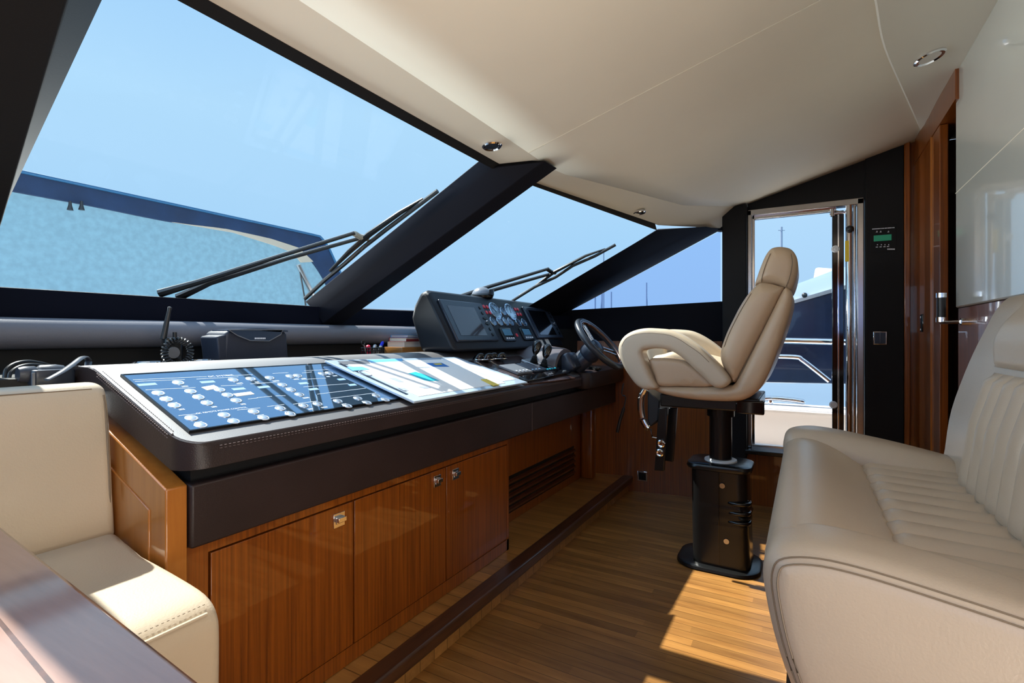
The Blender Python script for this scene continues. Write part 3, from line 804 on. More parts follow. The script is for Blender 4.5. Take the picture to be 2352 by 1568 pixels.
# remote fob and keys on the side slab
rp = P(1366, 847, Z=.852)
o = MB().rbox(frame(V((rp.x, rp.y, .848)), V((.7, .7, 0)), V((-.7, .7, 0)), V((0, 0, 1))), .12, .045, .018, .018, 4).build('remote_control', M['sat_black'])
tag(o, 'small black remote control lying on side slab below the steering wheel', 'remote control')
rp = P(1386, 838, Z=.852)
ks = thing('key_bunch', 'small bunch of metal keys hanging below the steering wheel', 'keys', (rp.x, rp.y, .85))
kp = WC-WUp*.06-WNv*.03
for k in range(4):
    a = V((rp.x-.03+.016*k, rp.y+.01*k, -.0+.955-.006*k)); MB().tube([a, a+V((.004, -.012, -.05)), a+V((.008*k-.01, -.02, -.085))], .005, 6, flat=.4).build('key', M['brass'], ks)

# ================================================================== INSTRUMENT POD
PA, PB = V((0, 1.40, .98)), V((0, 1.56, 1.26))
PYv = (PB-PA).normalized(); PNv = V((0, -PYv.z, PYv.y))
def PP(px, py, h=0.0): return PN(px, py, PA+PNv*h, PNv)
def pframe(p): return frame(p, V((1, 0, 0)), PYv, PNv)
pod = thing('instrument_pod', 'dark instrument pod with two displays and round gauges on top of the dashboard', 'instrument console', (2.5, 1.5, .97))
xl, xr = PP(985, 680).x, PP(1300, 790).x
xl = 1.915; xr = 3.16
pprof = [(1.425, .977), (1.398, .982), (1.402, .998), (1.555, 1.262), (1.575, 1.272), (1.605, 1.262), (1.645, 1.20), (1.662, 1.14), (1.600, .977)]
secs = []
cyp, czp = 1.54, 1.10
for x, sc_ in ((xl, .86), (xl+.01, .95), (xl+.03, 1.0), (xr-.03, 1.0), (xr-.01, .95), (xr, .86)):
    secs.append([V((x, cyp+(y-cyp)*sc_, czp+(z-czp)*sc_)) for y, z in pprof])
MB().loft(secs).build('housing', M['pod'], pod, bevel=.006, ang=30)
fl = .012
MB().box(xl+.045, xr-.045, .03, .30, 0, .003, pframe(PA+V((0, 0, 0)))).build('face_plate', M['podface'], pod)
def pquad(pts, h0, h1, name, m, parent, bevel=.003, **kw):
    q = [PP(*p, .003) for p in pts]
    c = sum(q, V((0, 0, 0)))/4
    # square the display up to the face axes
    xa = (q[0].x+q[3].x)/2; xb = (q[1].x+q[2].x)/2
    wl = [(p-PA).dot(PYv) for p in q]
    t_ = (wl[0]+wl[1])/2; b_ = (wl[2]+wl[3])/2
    return MB().box(xa, xb, b_, t_, h0, h1, frame(PA+PNv*.003, V((1, 0, 0)), PYv, PNv)).build(name, m, parent, bevel=bevel, **kw), xa, xb, b_, t_
def display(outer, screen, smat, lab):
    f_, xa, xb, b_, t_ = pquad(outer, 0, .016, 'display', M['steel_blue'], pod, .006, label=lab)
    pquad(screen, .016, .0172, 'screen', smat, f_, 0)
    xs_ = max(PP(*screen[1]).x, PP(*screen[2]).x)
    m_ = frame(PA+PNv*.019, V((1, 0, 0)), PYv, PNv)
    xk = (xs_+xb)/2+.004
    for j in range(6):
        w = b_+(t_-b_)*(.16+.14*j)
        for s_ in ((-1, 0, 1) if j in (2, 3) else (0,)):
            MB().cyl(m_ @ T(xk+s_*.014, w, 0), .006 if s_ else .010, .004, 12).build('knob', M['sat_black'], f_)
    MB().dome(m_ @ T(xk, b_+(t_-b_)*.5, 0), .005, .008).build('joystick', M['chrome'], f_)
    return f_
display([(1001, 690), (1106, 699), (1137, 784), (1050, 788)], [(1023, 706), (1082, 709), (1115, 773), (1053, 775)], M['screen'], 'larger left-hand display')
display([(1194, 707), (1256, 711), (1290, 777), (1237, 781)], [(1210, 717), (1246, 717), (1274, 771), (1236, 772)], M['screen_dark'], 'right-hand display')
kp_ = 310/2352
def cp(x, y): return (1000+x*kp_, 660+y*kp_)
def gauge(x, y, r):
    p = PP(*cp(x, y), .004); m_ = pframe(p)
    g = MB().lathe(m_, [(r*1.12, 0), (r*1.12, .006), (r, .008), (r, .005)], 28).build('gauge', M['gauge_ring'], pod)
    MB().cyl(m_ @ T(0, 0, .003), r, .002, 28).build('dial', M['gauge'], g)
    nb = MB().box(-r*.04, r*.04, -.2*r, r*.75, .0052, .0062, m_ @ Matrix.Rotation(random.uniform(-2, 2), 4, 'Z'))
    for k in range(11):
        nb.box(-r*.03, r*.03, r*.78, r*.93, .0052, .006, m_ @ Matrix.Rotation(-2.2+.44*k, 4, 'Z'))
    nb.build('needle', M['sat_black'], g)
gauge(1035, 415, .050); gauge(1300, 430, .050)
for x, y in ((1170, 425), (995, 600), (1110, 602), (1215, 602), (1300, 606), (1435, 615), (1535, 620)): gauge(x, y, .026)
for x, y in ((835, 340), (893, 345), (883, 440), (943, 445), (1380, 385), (1425, 388), (1430, 475), (1478, 475), (1410, 838)):
    MB().rbox(pframe(PP(*cp(x, y), .003)), .022, .022, .008, .008, 3).build('warning_button', M['red'], pod)
for x, y in ((1240, 835), (1575, 825)):
    p = PP(*cp(x, y), .003); m_ = pframe(p)
    d = MB().rbox(m_, .125, .085, .014, .010, 3).build('small_display', M['sat_black'], pod)
    MB().box(-.045, .045, -.008, .032, .014, .015, m_).build('screen', M['lcd'], d)
    for k in range(4): MB().box(-.006, .006, -.004, .004, .014, .017, m_ @ T(-.036+.024*k, -.026, 0)).build('key', M['white'], d)
# compass dome on the pod
cpp = P(1107, 690, Y=1.60)
cmp_ = thing('compass', 'black dome compass sitting on top of the instrument pod', 'compass', (cpp.x, 1.60, 1.268))
cm = T(cpp.x, 1.60, 1.268)
MB().lathe(cm, [(.062, 0), (.066, .012), (.062, .02)], 24).build('base', M['sat_black'], cmp_)
MB().dome(cm, .058, .046, 24, 7, .016).build('dome', M['grey'], cmp_)
MB().loft([[cm @ V(((.064+j*.005)*math.cos(a), (.064+j*.005)*math.sin(a), z)) for j, z in ((0, .015), (0, .045), (1, .045), (1, .015))] for a in [-1.9+2.6*k/12 for k in range(13)]]).build('hood', M['sat_black'], cmp_)
# two pale notes on the pod ledge
for lab, c in (('left of two pale paper notes standing at the foot of the instrument pod', (1860, 985)), ('right of two pale paper notes standing at the foot of the instrument pod', (1965, 970))):
    p = PP(*cp(*c), .006)
    o = MB().box(-.026, .026, -.03, .03, 0, .0015, pframe(p)).build('paper_note', M['pages'])
    tag(o, lab, 'note', 'notes on the instrument pod')

# ================================================================== SMALL THINGS ON THE SHELF
SZ = .951
# handheld radio with coiled cord
rx = P(400, 800, Y=1.72).x
rad = thing('marine_radio', 'black handheld radio with tall antenna and coiled cord behind the switch panel', 'radio', (rx, 1.72, SZ))
MB().rbox(T(rx+.004, 1.74, SZ), .055, .036, .095, .012, 3).build('body', M['sat_black'], rad)
a0 = V((rx-.022, 1.74, SZ+.09)); a1 = P(390, 706, Y=1.74)
MB().lathe(axis_frame(a0, a1), [(.009, 0), (.0075, .05), (.0055, (a1-a0).length-.01), (.0065, (a1-a0).length), (.001, (a1-a0).length+.003)], 12).build('antenna', M['rubber'], rad)
MB().cyl(T(rx+.012, 1.74, SZ+.09), .006, .022, 10).build('knob', M['rubber'], rad)
cc = P(408, 800, Y=1.69)
pts = []
for k in range(260):
    a = 2*PI*k/260; ph = 2*PI*k*26/260
    rr = .038+.0085*math.cos(ph)
    pts.append(V((cc.x+rr*math.sin(a), 1.69+.0085*math.sin(ph), SZ+.049+rr*math.cos(a))))
MB().tube(pts, .0028, 6, closed=True).build('coiled_cord', M['rubber'], rad)
MB().cyl(frame(V((cc.x, 1.715, SZ+.048)), V((1, 0, 0)), V((0, 0, 1)), V((0, -1, 0))), .018, .004, 18).build('speaker', M['grey'], rad)
# pouch
px0, px1 = P(505, 800, Y=1.72).x, P(655, 800, Y=1.72).x
pou = thing('camera_pouch', 'dark navy cloth pouch with glossy folded flap on the windscreen shelf', 'bag', ((px0+px1)/2, 1.76, SZ))
MB().loft([[V((xm+(x-xm)*s_, y, z)) for x, y in ((px0, 1.70), (px1, 1.70), (px1, 1.82), (px0, 1.82))] for xm in [(px0+px1)/2] for z, s_ in ((SZ, 1.03), (SZ+.05, 1.0), (SZ+.105, .96), (SZ+.118, .90))]).build('body', M['bagcloth'], pou, bevel=.012, bseg=3)
fp = spline([(px0+.03, 1.80, SZ+.124), (px0+.05, 1.74, SZ+.128), (px0+.06, 1.695, SZ+.122)], 4)
fl0 = [(525, 757), (545, 770), (575, 782), (618, 783), (645, 768), (650, 757)]
q = [P(x, y, Y=1.690) for x, y in fl0]
up = [P(527, 755, Y=1.695), P(570, 752.5, Y=1.80), P(620, 755, Y=1.80), P(650, 757, Y=1.695)]
MB().prism(q, (0, .006, 0)).build('flap', M['bagflap'], pou, bevel=.002)
MB().loft([[V((x, y, SZ+.121+.006*math.sin(PI*(i/7)))) for y in (1.690, 1.72, 1.77, 1.80)]+[V((x, y, SZ+.115)) for y in (1.80, 1.77, 1.72, 1.690)] for i, x in enumerate([px0+.02+(px1-px0-.03)*k/7 for k in range(8)])]).build('top_flap', M['bagflap'], pou)
MB().tube(q, .0018, 6, closed=True).build('piping', M['grey'], pou)
w_ = P(585, 777, Y=1.689)
mb = MB()
for k in range(7): mb.box(w_.x+k*.0062, w_.x+k*.0062+.0042, 1.6882, 1.6895, w_.z-.0025, w_.z+.003)
mb.build('logo', M['white'], pou, smooth=False)
MB().loft([[V((px0-.012, 1.70+.02*j, SZ+.01)), V((px0+.012, 1.70+.02*j, SZ+.01)), V((px0+.01, 1.70+.02*j, SZ+.105)), V((px0-.022, 1.70+.02*j, SZ+.098))] for j in range(6)]).build('side_pocket', M['bagcloth'], pou, bevel=.005)
# pen cup
pcx = P(856, 800, Y=1.66).x
pcc = thing('pen_cup', 'black perforated pen cup on the shelf behind the chart board', 'pen holder', (pcx, 1.66, SZ))
mb = MB()
w2, d2 = .038, .03
for z in (.002, .02, .036, .048):
    mb.tube([V((pcx-w2, 1.66-d2, SZ+z)), V((pcx+w2, 1.66-d2, SZ+z)), V((pcx+w2, 1.66+d2, SZ+z)), V((pcx-w2, 1.66+d2, SZ+z))], .0026, 6, closed=True)
for k in range(9):
    x = pcx-w2+k*2*w2/8
    for y in (1.66-d2, 1.66+d2): mb.box(x-.0022, x+.0022, y-.0015, y+.0015, SZ, SZ+.048)
for k in range(5):
    y = 1.66-d2+k*2*d2/4
    for x in (pcx-w2, pcx+w2): mb.box(x-.0015, x+.0015, y-.0022, y+.0022, SZ, SZ+.048)
mb.build('basket', M['sat_black'], pcc)
box(pcx-w2, pcx+w2, 1.66-d2, 1.66+d2, SZ, SZ+.003).build('bottom', M['sat_black'], pcc)
pens = [((845, 792), -.002, M['pink'], 'crimson highlighter in the black pen cup', 'highlighter', .009, M['pink']), ((862, 791), .0, M['silver'], 'silver grey marker standing in the black pen cup', 'marker', .008, M['silver']), ((880, 784), .01, M['pages'], 'beige pen with blue cap leaning right in the black pen cup', 'pen', .007, M['bluecap'])]
for k, (pp, dx, m1, lab, cat, r, m2) in enumerate(pens):
    tip = P(*pp, Y=1.66); foot = V((pcx-.018+.018*k, 1.66, SZ+.005))
    ax_ = axis_frame(foot, tip); h = (tip-foot).length
    t_ = thing(cat, lab, 'pen', foot, 'pens in the black cup')
    MB().lathe(ax_, [(r, 0), (r, h*.72)], 12).build('barrel', m1, t_)
    MB().lathe(ax_, [(r*1.12, h*.7), (r*1.05, h*.93), (r*.5, h), (.001, h*1.01)], 12).build('cap', m2, t_)
tip = P(834, 787, Y=1.66); foot = V((pcx-.030, 1.66, SZ+.006))
t_ = thing('pen', 'thin dark ring-topped pen leaning left in the black pen cup', 'pen', foot, 'pens in the black cup')
ax_ = axis_frame(foot, tip); h = (tip-foot).length
MB().tube([foot, foot.lerp(tip, .85)], .0025, 8).build('shank', M['steel'], t_)
MB().torus(frame(tip, V((1, 0, 0)), V((0, 0, 1)), V((0, -1, 0))), .010, .0022, 20, 6).build('ring', M['sat_black'], t_)
# wooden box and books
bxm = Matrix.Translation((P(938, 800, Y=1.755).x, 1.755, SZ)) @ Matrix.Rotation(-.06, 4, 'Z')
o = MB().rbox(bxm, .215, .13, .046, .006, 2).build('wooden_box', M['orange']); tag(o, 'low amber wooden box under a stack of books beside the instrument pod', 'box')
zb = SZ+.0465
for k, (w, d, h, m_, cov, lab, rz) in enumerate([(.17, .12, .026, M['pages'], M['pages'], 'thick white paperback directly on the wooden box', -.08), (.165, .12, .020, M['pages'], M['maroon'], 'maroon covered book in the middle of the stack', -.05), (.160, .115, .012, M['pages'], M['lightblue'], 'thin book with pale blue cover topmost on the stack', -.03)]):
    bm_ = Matrix.Translation((P(938+2*k, 790, Y=1.755).x, 1.755, zb)) @ Matrix.Rotation(rz, 4, 'Z')
    t_ = thing('book', lab, 'book', bm_.translation, 'books on the wooden box')
    MB().box(-w/2+.004, w/2-.004, -d/2+.004, d/2-.002, .002, h-.002, bm_).build('pages', m_, t_)
    mb = MB().box(-w/2, w/2, -d/2, d/2, 0, .002, bm_).box(-w/2, w/2, -d/2, d/2, h-.002, h, bm_).box(-w/2, w/2, d/2-.002, d/2, 0, h, bm_)
    mb.build('cover', cov, t_)
    if k == 1: MB().box(-w/2, w/2, -d/2, -d/2+.002, 0, h*.6, bm_).build('spine', M['maroon'], t_)
    zb += h+.0005
# cup holder rims
for lab, c in (('left thin chrome cup holder rim on the shelf behind the dashboard, before the radio', (345, 829)), ('thin chrome cup holder rim on the shelf between radio and pouch', (465, 826.5))):
    p = P(*c, Y=1.66)
    o = MB().torus(T(p.x, 1.665, .972), .040, .0035, 32, 8)
    o.cyl(T(p.x, 1.665, SZ), .038, .02, 24)
    o = o.build('cup_holder', M['chrome']); tag(o, lab, 'cup holder', 'cup holders on the shelf')
# cable and device left of the dashboard
dv = thing('handheld_device', 'dark grey barrel-shaped device lying left of the dashboard behind the bench back', 'device', (.36, 1.62, .90))
a, b = P(40, 860, Y=1.60), P(95, 858, Y=1.60)
MB().lathe(axis_frame(a, b), [(.016, 0), (.019, .01), (.019, .03), (.016, .034), (.021, .04), (.022, .07), (.019, .085)], 18).build('barrel', M['device'], dv)
c0 = P(115, 862, Y=1.60)
MB().rbox(T(c0.x, 1.60, c0.z-.022), .085, .06, .038, .012, 3).build('body', M['steel_blue'], dv)
mb = MB().box(c0.x-.043, c0.x-.038, 1.568, 1.575, c0.z-.02, c0.z+.01)
mb.build('clip', M['grey'], dv)
pts = spline([P(10, 872, Y=1.67), P(14, 850, Y=1.68), P(32, 836, Y=1.69), P(62, 830, Y=1.70), P(95, 834, Y=1.72), P(125, 843, Y=1.76), P(150, 858, Y=1.76)], 5)
mb = MB().tube(pts, .0045, 8)
mb.tube([p+V((.004, -.012, -.008)) for p in pts], .0045, 8)
tag(mb.build('cable', M['rubber']), 'pair of black cables looping over the shelf at far left', 'cable')
pts = spline([P(108, 872, Y=1.52), P(140, 855, Y=1.54), P(165, 838, Y=1.58), P(185, 823, Y=1.62), P(196, 820, Y=1.66), P(203, 828, Y=1.68), P(201, 842, Y=1.66)], 5)
mb = MB().tube(pts, .008, 8, flat=.4)
tag(mb.build('strap', M['device']), 'grey flat strap curling up at the left corner of the dashboard', 'strap')

# ================================================================== HELM CHAIR
CH = 'helm_chair'
XC, HW = 2.56, .255
XN = XC-HW
ch = thing(CH, 'cream leather helm chair with headrest and looped armrests on a black pedestal', 'chair', (XC, .343, 0))
kc = 520/2038
def cq(x, y, X=XN):
    p = P(1380+x*kc, 540+y*kc, X=X); return (p.y, p.z)
def co(pts, n=3, X=XN):
    q = spline([V((*cq(*p, X=X), 0)) for p in pts], n, True)
    return [(p.x, p.y) for p in q]
def yz(a, b, w): return V((w, a, b))
shell = [(1640, 482), (1690, 478), (1722, 520), (1718, 620), (1680, 770), (1630, 930), (1580, 1070), (1520, 1225), (1450, 1360), (1380, 1435), (1290, 1485), (1180, 1502), (1000, 1500), (800, 1484), (640, 1458), (520, 1425), (455, 1385), (510, 1362), (700, 1366), (1000, 1364), (1130, 1362), (1200, 1338), (1300, 1160), (1420, 920), (1540, 680)]
MB().puff(co(shell), yz, XN+.005, XC+HW-.005, .035, 5).build('shell', M['tan'], ch, ang=60)
back = [(1420, 425), (1330, 505), (1245, 630), (1180, 755), (1120, 880), (1078, 1000), (1062, 1090), (1085, 1180), (1140, 1270), (1195, 1335), (1260, 1235), (1380, 1000), (1520, 725), (1642, 485), (1600, 450), (1510, 424)]
MB().puff(co(back), yz, XN+.006, XC+HW-.006, .045, 6, .004).build('backrest', M['tan'], ch, ang=60)
head = [(1372, 440), (1395, 350), (1425, 265), (1465, 170), (1515, 100), (1575, 78), (1650, 80), (1712, 102), (1758, 165), (1774, 250), (1762, 345), (1738, 430), (1705, 488), (1650, 472), (1560, 436), (1450, 424)]
MB().puff(co(head), yz, XN+.045, XC+HW-.045, .04, 6, .004).build('headrest', M['tan'], ch, ang=60)
seat = [(415, 1110), (520, 1075), (620, 1050), (760, 1075), (1000, 1140), (1130, 1200), (1190, 1330), (1000, 1362), (700, 1364), (515, 1360), (470, 1260)]
MB().puff(co(seat), yz, XN+.075, XC+HW-.075, .03, 5).build('seat_cushion', M['cream'], ch, ang=60)
seat2 = [(425, 1125), (520, 1108), (620, 1112), (760, 1140), (900, 1240), (1010, 1362), (700, 1364), (515, 1360), (470, 1260)]
MB().puff(co(seat2), yz, XN+.008, XC+HW-.008, .02, 4).build('seat_side', M['tan'], ch, ang=60)
arm = [(168, 1060), (175, 975), (222, 905), (300, 860), (400, 838), (500, 838), (620, 852), (720, 892), (820, 952), (910, 1020), (1000, 1105), (1100, 1205), (1160, 1285), (1162, 1325), (1125, 1362), (1060, 1374), (1000, 1348), (940, 1290), (860, 1215), (780, 1140), (700, 1075), (620, 1035), (530, 1020), (430, 1025), (385, 1048), (398, 1110), (430, 1200), (470, 1290), (512, 1365), (480, 1386), (400, 1385), (330, 1348), (262, 1262), (205, 1165)]
ap = co(arm, 3)
MB().puff(ap, yz, XN-.03, XN+.075, .024, 5).build('armrest', M['cream'], ch, ang=60)
MB().puff(ap, yz, XC+HW-.075, XC+HW+.03, .024, 5).build('armrest', M['cream'], ch, ang=60)
# visible seams, laid on the rounded near faces
def edge_d(q, out):
    best = 9
    for k in range(len(out)):
        a, b = V(out[k-1]), V(out[k]); ab = b-a
        t = max(0, min(1, (q-a).dot(ab)/max(ab.length_squared, 1e-12))); best = min(best, (a+ab*t-q).length)
    return best
def seam(pts, out, w0, r, th=.002, bulge=0):
    q = []
    for p in spline([V((0, *cq(*p))) for p in pts], 5):
        d = edge_d(V((p.y, p.z)), out); e = min(d, r)
        q.append(V((w0+r-math.sqrt(max(0, r*r-(r-e)**2))-bulge, p.y, p.z)))
    MB().tube(q, th, 6).build('seam', M['seam'], ch)
seam([(205, 1000), (240, 935), (310, 897), (400, 882), (500, 882), (620, 897), (710, 932), (800, 990), (900, 1060), (985, 1140)], ap, XN-.03, .024, .0012)
seam([(1560, 640), (1450, 860), (1330, 1100), (1225, 1300)], co(shell), XN+.004, .035, .0028)
seam([(1520, 150), (1485, 230), (1452, 330), (1435, 410)], co(head), XN+.044, .04, .0013, .003)
seam([(1712, 150), (1722, 240), (1700, 360), (1665, 450)], co(head), XN+.044, .04, .0013, .003)
seam([(1350, 520), (1270, 650), (1205, 770), (1145, 895), (1105, 1005)], co(back), XN+.005, .045, .0013, .003)
# seat slide rail
k6 = 440/1380
def c6(x, y, X): return P(1380+x*k6, 860+y*k6, X=X)
ra, rb = c6(425, 200, XN+.06), c6(1140, 215, XN+.06)
zt = c6(700, 175, XN+.05).z; zb_ = c6(700, 250, XN+.05).z
box(XC-.19, XC+.19, rb.y, ra.y, zb_, zt+.012).build('slide_rail', M['sat_black'], ch, bevel=.006)
box(XC-.20, XC-.15, rb.y-.02, rb.y+.09, zb_-.008, zt+.004).build('slide_end', M['gloss_black'], ch, bevel=.006)
# column, collar, cover, base
pc_ = V((XC, .343, 0))
MB().cyl(T(XC, .343, .46), .049, zb_-.458, 32).build('column', M['sat_black'], ch)
MB().cyl(T(XC, .343, zb_-.05), .060, .05, 32).build('column_head', M['sat_black'], ch)
MB().lathe(T(XC, .343, .462), [(.050, 0), (.070, 0), (.072, .006), (.070, .018), (.050, .020)], 36).build('collar', M['nylon'], ch, label='white nylon collar')
def rr(cx, cy, hx, hy, rad, n=5):
    o = []
    for sx_, sy_, a0 in ((1, 1, 0), (-1, 1, PI/2), (-1, -1, PI), (1, -1, 3*PI/2)):
        for k in range(n+1):
            a = a0+PI/2*k/n
            o.append((cx+sx_*(hx-rad)+rad*math.cos(a), cy+sy_*(hy-rad)+rad*math.sin(a)))
    return o
secs = []
for i in range(29):
    z = .018+(.445-.018)*i/28; f_ = i/28
    hx = .105+.008*(1-f_); hy = .122-.004*f_+.0
    yb = .343-.012*(1-f_)
    o = rr(XC, yb, hx, hy, .045)
    rip = .006*max(0, math.sin((z-.20)/.036*2*PI)) if .20 < z < .308 else 0
    o2 = []
    for x, y in o:
        if y < yb-.06: y -= rip*1.3; x += rip*1.2*(1 if x > XC else -1)
        o2.append(V((x, y, z)))
    secs.append(o2)
pcov = MB().loft(secs).build('pedestal_cover', M['sat_black'], ch, ang=50)
secs = [[V((x, y, z)) for x, y in rr(XC, .343, .115-i_, .140-i_, .055)] for z, i_ in ((.440, .012), (.446, .003), (.456, 0), (.468, .004), (.473, .014))]
MB().loft(secs).build('pedestal_cap', M['sat_black'], ch)
secs = [[V((x, y, z)) for x, y in rr(XC, .349, .150-i_, .180-i_, .10, 8)] for z, i_ in ((.0, .004), (.006, 0), (.016, .003), (.021, .012))]
MB().loft(secs).build('base_plate', M['sat_black'], ch)
for c in ((875, 800), (905, 1200)):
    p = c6(*c, XC-.111)
    MB().cyl(frame(V((XC-.1115, p.y, p.z)), V((0, 1, 0)), V((0, 0, 1)), V((-1, 0, 0))), .0115, .004, 20).build('screw', M['steel'], pcov)
for z in (.228, .270, .312):
    MB().tube(spline([V((XC-.104, .300, z)), V((XC-.110, .275, z)), V((XC-.112, .250, z)), V((XC-.105, .228, z)), V((XC-.085, .214, z)), V((XC-.03, .212, z))], 4), .009, 10, rad=[.003+.007*math.sin(PI*k/20)**.5 for k in range(21)]).build('rib', M['gloss_black'], pcov)
sy = c6(850, 900, XC-.11).y
MB().box(XC-.1150, XC-.100, sy-.0012, sy+.0012, .03, .44).build('cover_seam', M['gloss_black'], pcov)
# footrest assembly under the front of the seat
hx_ = XC-.12
def f6(pts, X): return [c6(*p, X) for p in pts]
st = MB().tube(spline(f6([(318, 105), (292, 160), (288, 230), (300, 310), (330, 372), (350, 385)], XC-.15), 5), .016, 12, flat=1.0)
st.build('chrome_bar', M['chrome'], ch)
MB().prism(f6([(335, 112), (425, 190), (415, 330), (355, 378), (335, 330)], XC-.14), (.28, 0, 0)).build('footrest_pad', M['rubber'], ch, bevel=.006)
MB().tube(spline(f6([(318, 105), (292, 160), (288, 230), (300, 310), (330, 372), (350, 385)], XC+.15), 5), .016, 12).build('chrome_bar', M['chrome'], ch)
b1 = f6([(415, 240), (475, 240), (455, 695), (385, 690)], XC-.16); MB().prism(b1, (.02, 0, 0)).build('footrest_arm', M['sat_black'], ch, bevel=.003)
b2 = f6([(490, 240), (550, 240), (520, 630), (455, 620)], XC-.08); MB().prism(b2, (.02, 0, 0)).build('footrest_arm', M['sat_black'], ch, bevel=.003)
for c in ((435, 497), (425, 563)):
    p = c6(*c, XC-.162)
    MB().lathe(frame(p, V((0, 1, 0)), V((0, 0, 1)), V((-1, 0, 0))), [(.018, 0), (.018, .006), (.013, .011), (.010, .009), (.004, .009), (.001, .009)], 20).build('knob', M['chrome'], ch)
MB().tube(f6([(360, 390), (370, 450), (420, 460)], XC-.13), .004, 8).build('link', M['steel'], ch)

# ================================================================== COMPANION SOFA
SX0, SX1 = .84, 1.95
sofa = thing('companion_sofa', 'wide greige leather seat with pleated cushion and high back in the right foreground', 'sofa', (1.4, -.2, 0))
wing = [(-.03, .44), (.010, .52), (.040, .60), (.056, .67), (.060, .72), (.045, .752), (.0, .766), (-.06, .765), (-.15, .752), (-.26, .732), (-.40, .698), (-.47, .66), (-.47, .44)]
wq = [(p.x, p.y) for p in spline([V((*p, 0)) for p in wing], 4, True)]
wn_q = [(y-.004, z-.018) for y, z in wq]
MB().puff(wn_q, yz, SX0, SX0+.15, .036, 6, .010).build('side_bolster', M['greige'], sofa, ang=60)
MB().puff(wq, yz, SX1-.20, SX1, .065, 7).build('side_bolster', M['greige'], sofa, ang=60)
# double stitched seam on the near bolster
for d, r in ((.013, .0012), (.021, .0012)):
    o3 = [V((SX0+.036-math.sqrt(.036**2-(.036-d)**2)-.0012-.010*(1-(1-d/.16)**2), p[0], p[1])) for p in offset2d(wn_q, d)]
    k0 = min(range(len(o3)), key=lambda k: (o3[k]-V((SX0, .0, .46))).length)
    o3 = o3[k0:]+o3[:k0]
    if o3[3].z < o3[0].z: o3 = [o3[0]]+o3[:0:-1]
    run = []
    for p in o3:
        if p.y < -.44: break
        if p.z > .47: run.append(p)
    MB().tube(run, r, 6).build('seam', M['seam'], sofa)
fr = [(-.03, .44), (.012, .52), (.044, .60), (.058, .67), (.052, .72), (.02, .744), (-.03, .742), (-.08, .722), (-.115, .70), (-.145, .676), (-.17, .62), (-.17, .44)]
fq = spline([V((*p, 0)) for p in fr], 4, True)
MB().loft([[V((x, p.x, p.y)) for p in fq] for x in (SX0+.10, 1.1, 1.3, 1.5, 1.7, SX1-.09)]).build('front_bolster', M['greige'], sofa, ang=60)
def seatf(u, v):
    x = SX0+.11+(1.80-SX0-.11)*u; y = -.138-.30*v
    n = 11; ph = (u*n) % 1
    z = .682-.012*v+.013*abs(math.sin(PI*u*n))**.6-.008
    edge = min(1, v/.06); z -= .012*(1-edge)**2
    return V((x, y, z))
MB().grid(seatf, 156, 14).build('seat_cushion', M['greige'], sofa, solid=.02, ang=80)
box(SX0+.06, SX1-.06, -.46, -.02, .42, .60).build('seat_base', M['greige'], sofa, bevel=.02)
# back
bp_ = [(-.345, .64), (-.352, .72), (-.367, .837), (-.405, .972), (-.440, 1.067), (-.462, 1.12), (-.482, 1.150), (-.500, 1.158), (-.512, 1.13), (-.512, .9), (-.512, .56), (-.40, .56)]
bq_ = [(p.x, p.y) for p in spline([V((*p, 0)) for p in bp_], 4, True)]
MB().puff(bq_, yz, SX0+.0, SX1, .03, 6).build('backrest', M['greige'], sofa, ang=60)
def bfront(z):
    pts = [(.64, -.345), (.72, -.352), (.837, -.367), (.972, -.405), (1.067, -.440), (1.12, -.462)]
    for (z0, y0), (z1, y1) in zip(pts, pts[1:]):
        if z <= z1: return y0+(y1-y0)*(z-z0)/(z1-z0)
    return pts[-1][1]
def backf(u, v):
    x = .95+(1.665-.95)*u; z = .672+.29*v
    e = min(1, min(u, 1-u)/.03, min(v, 1-v)/.05)
    y = bfront(z)+.004+(.008+.013*abs(math.sin(PI*u*10))**.6)*e**.5
    return V((x, y, z))
MB().grid(backf, 132, 16).build('back_cushion', M['greige'], sofa, ang=80)
def hp(u, v):
    x = .95+(1.69-.95)*u; z = .975+.165*v
    e = max(0, min(1, min(u, 1-u)/.08))**.5*max(0, min(1, min(v, 1-v)/.4))**.5
    return V((x, bfront(z)+.002+.040*e, z))
MB().grid(hp, 40, 16).build('head_cushion', M['greige'], sofa, ang=80)
for x in (.98, 1.85):
    for y in (.025, -.42):
        l_ = MB().cyl(T(x, y, 0), .019, .44, 20).cyl(T(x, y, 0), .034, .008, 20)
        l_.build('leg', M['chrome'], sofa)
box(.95, 1.88, -.45, .03, .40, .425).build('frame', M['sat_black'], sofa)

# ================================================================== DINETTE BENCH and TABLE
ben = thing('dinette_bench', 'cream leather bench with upright back at left beside the console', 'bench', (0, 1.15, 0))
bx0, bx1 = -.75, .556
bk_ = [(1.335, .585), (1.335, .70), (1.350, .85), (1.365, .92), (1.385, .942), (1.43, .945), (1.475, .935), (1.485, .90), (1.47, .70), (1.46, .585)]
q_ = [(p.x, p.y) for p in spline([V((*p, 0)) for p in bk_], 3, True)]
MB().puff(q_, yz, bx0, bx1, .02, 5).build('backrest', M['cream'], ben, ang=60)
sc = [(1.345, .60), (1.20, .598), (1.02, .585), (.955, .572), (.925, .545), (.918, .50), (.922, .36), (.935, .30), (1.345, .30)]
q_ = [(p.x, p.y) for p in spline([V((*p, 0)) for p in sc], 3, True)]
MB().puff(q_, yz, bx0, bx1-.004, .022, 5).build('seat_cushion', M['cream'], ben, ang=60)
MB().tube([V((x, .9275, .5545)) for x in (bx0+.03, bx1-.03)], .0035, 8).build('piping', M['cream'], ben)
mb = MB()
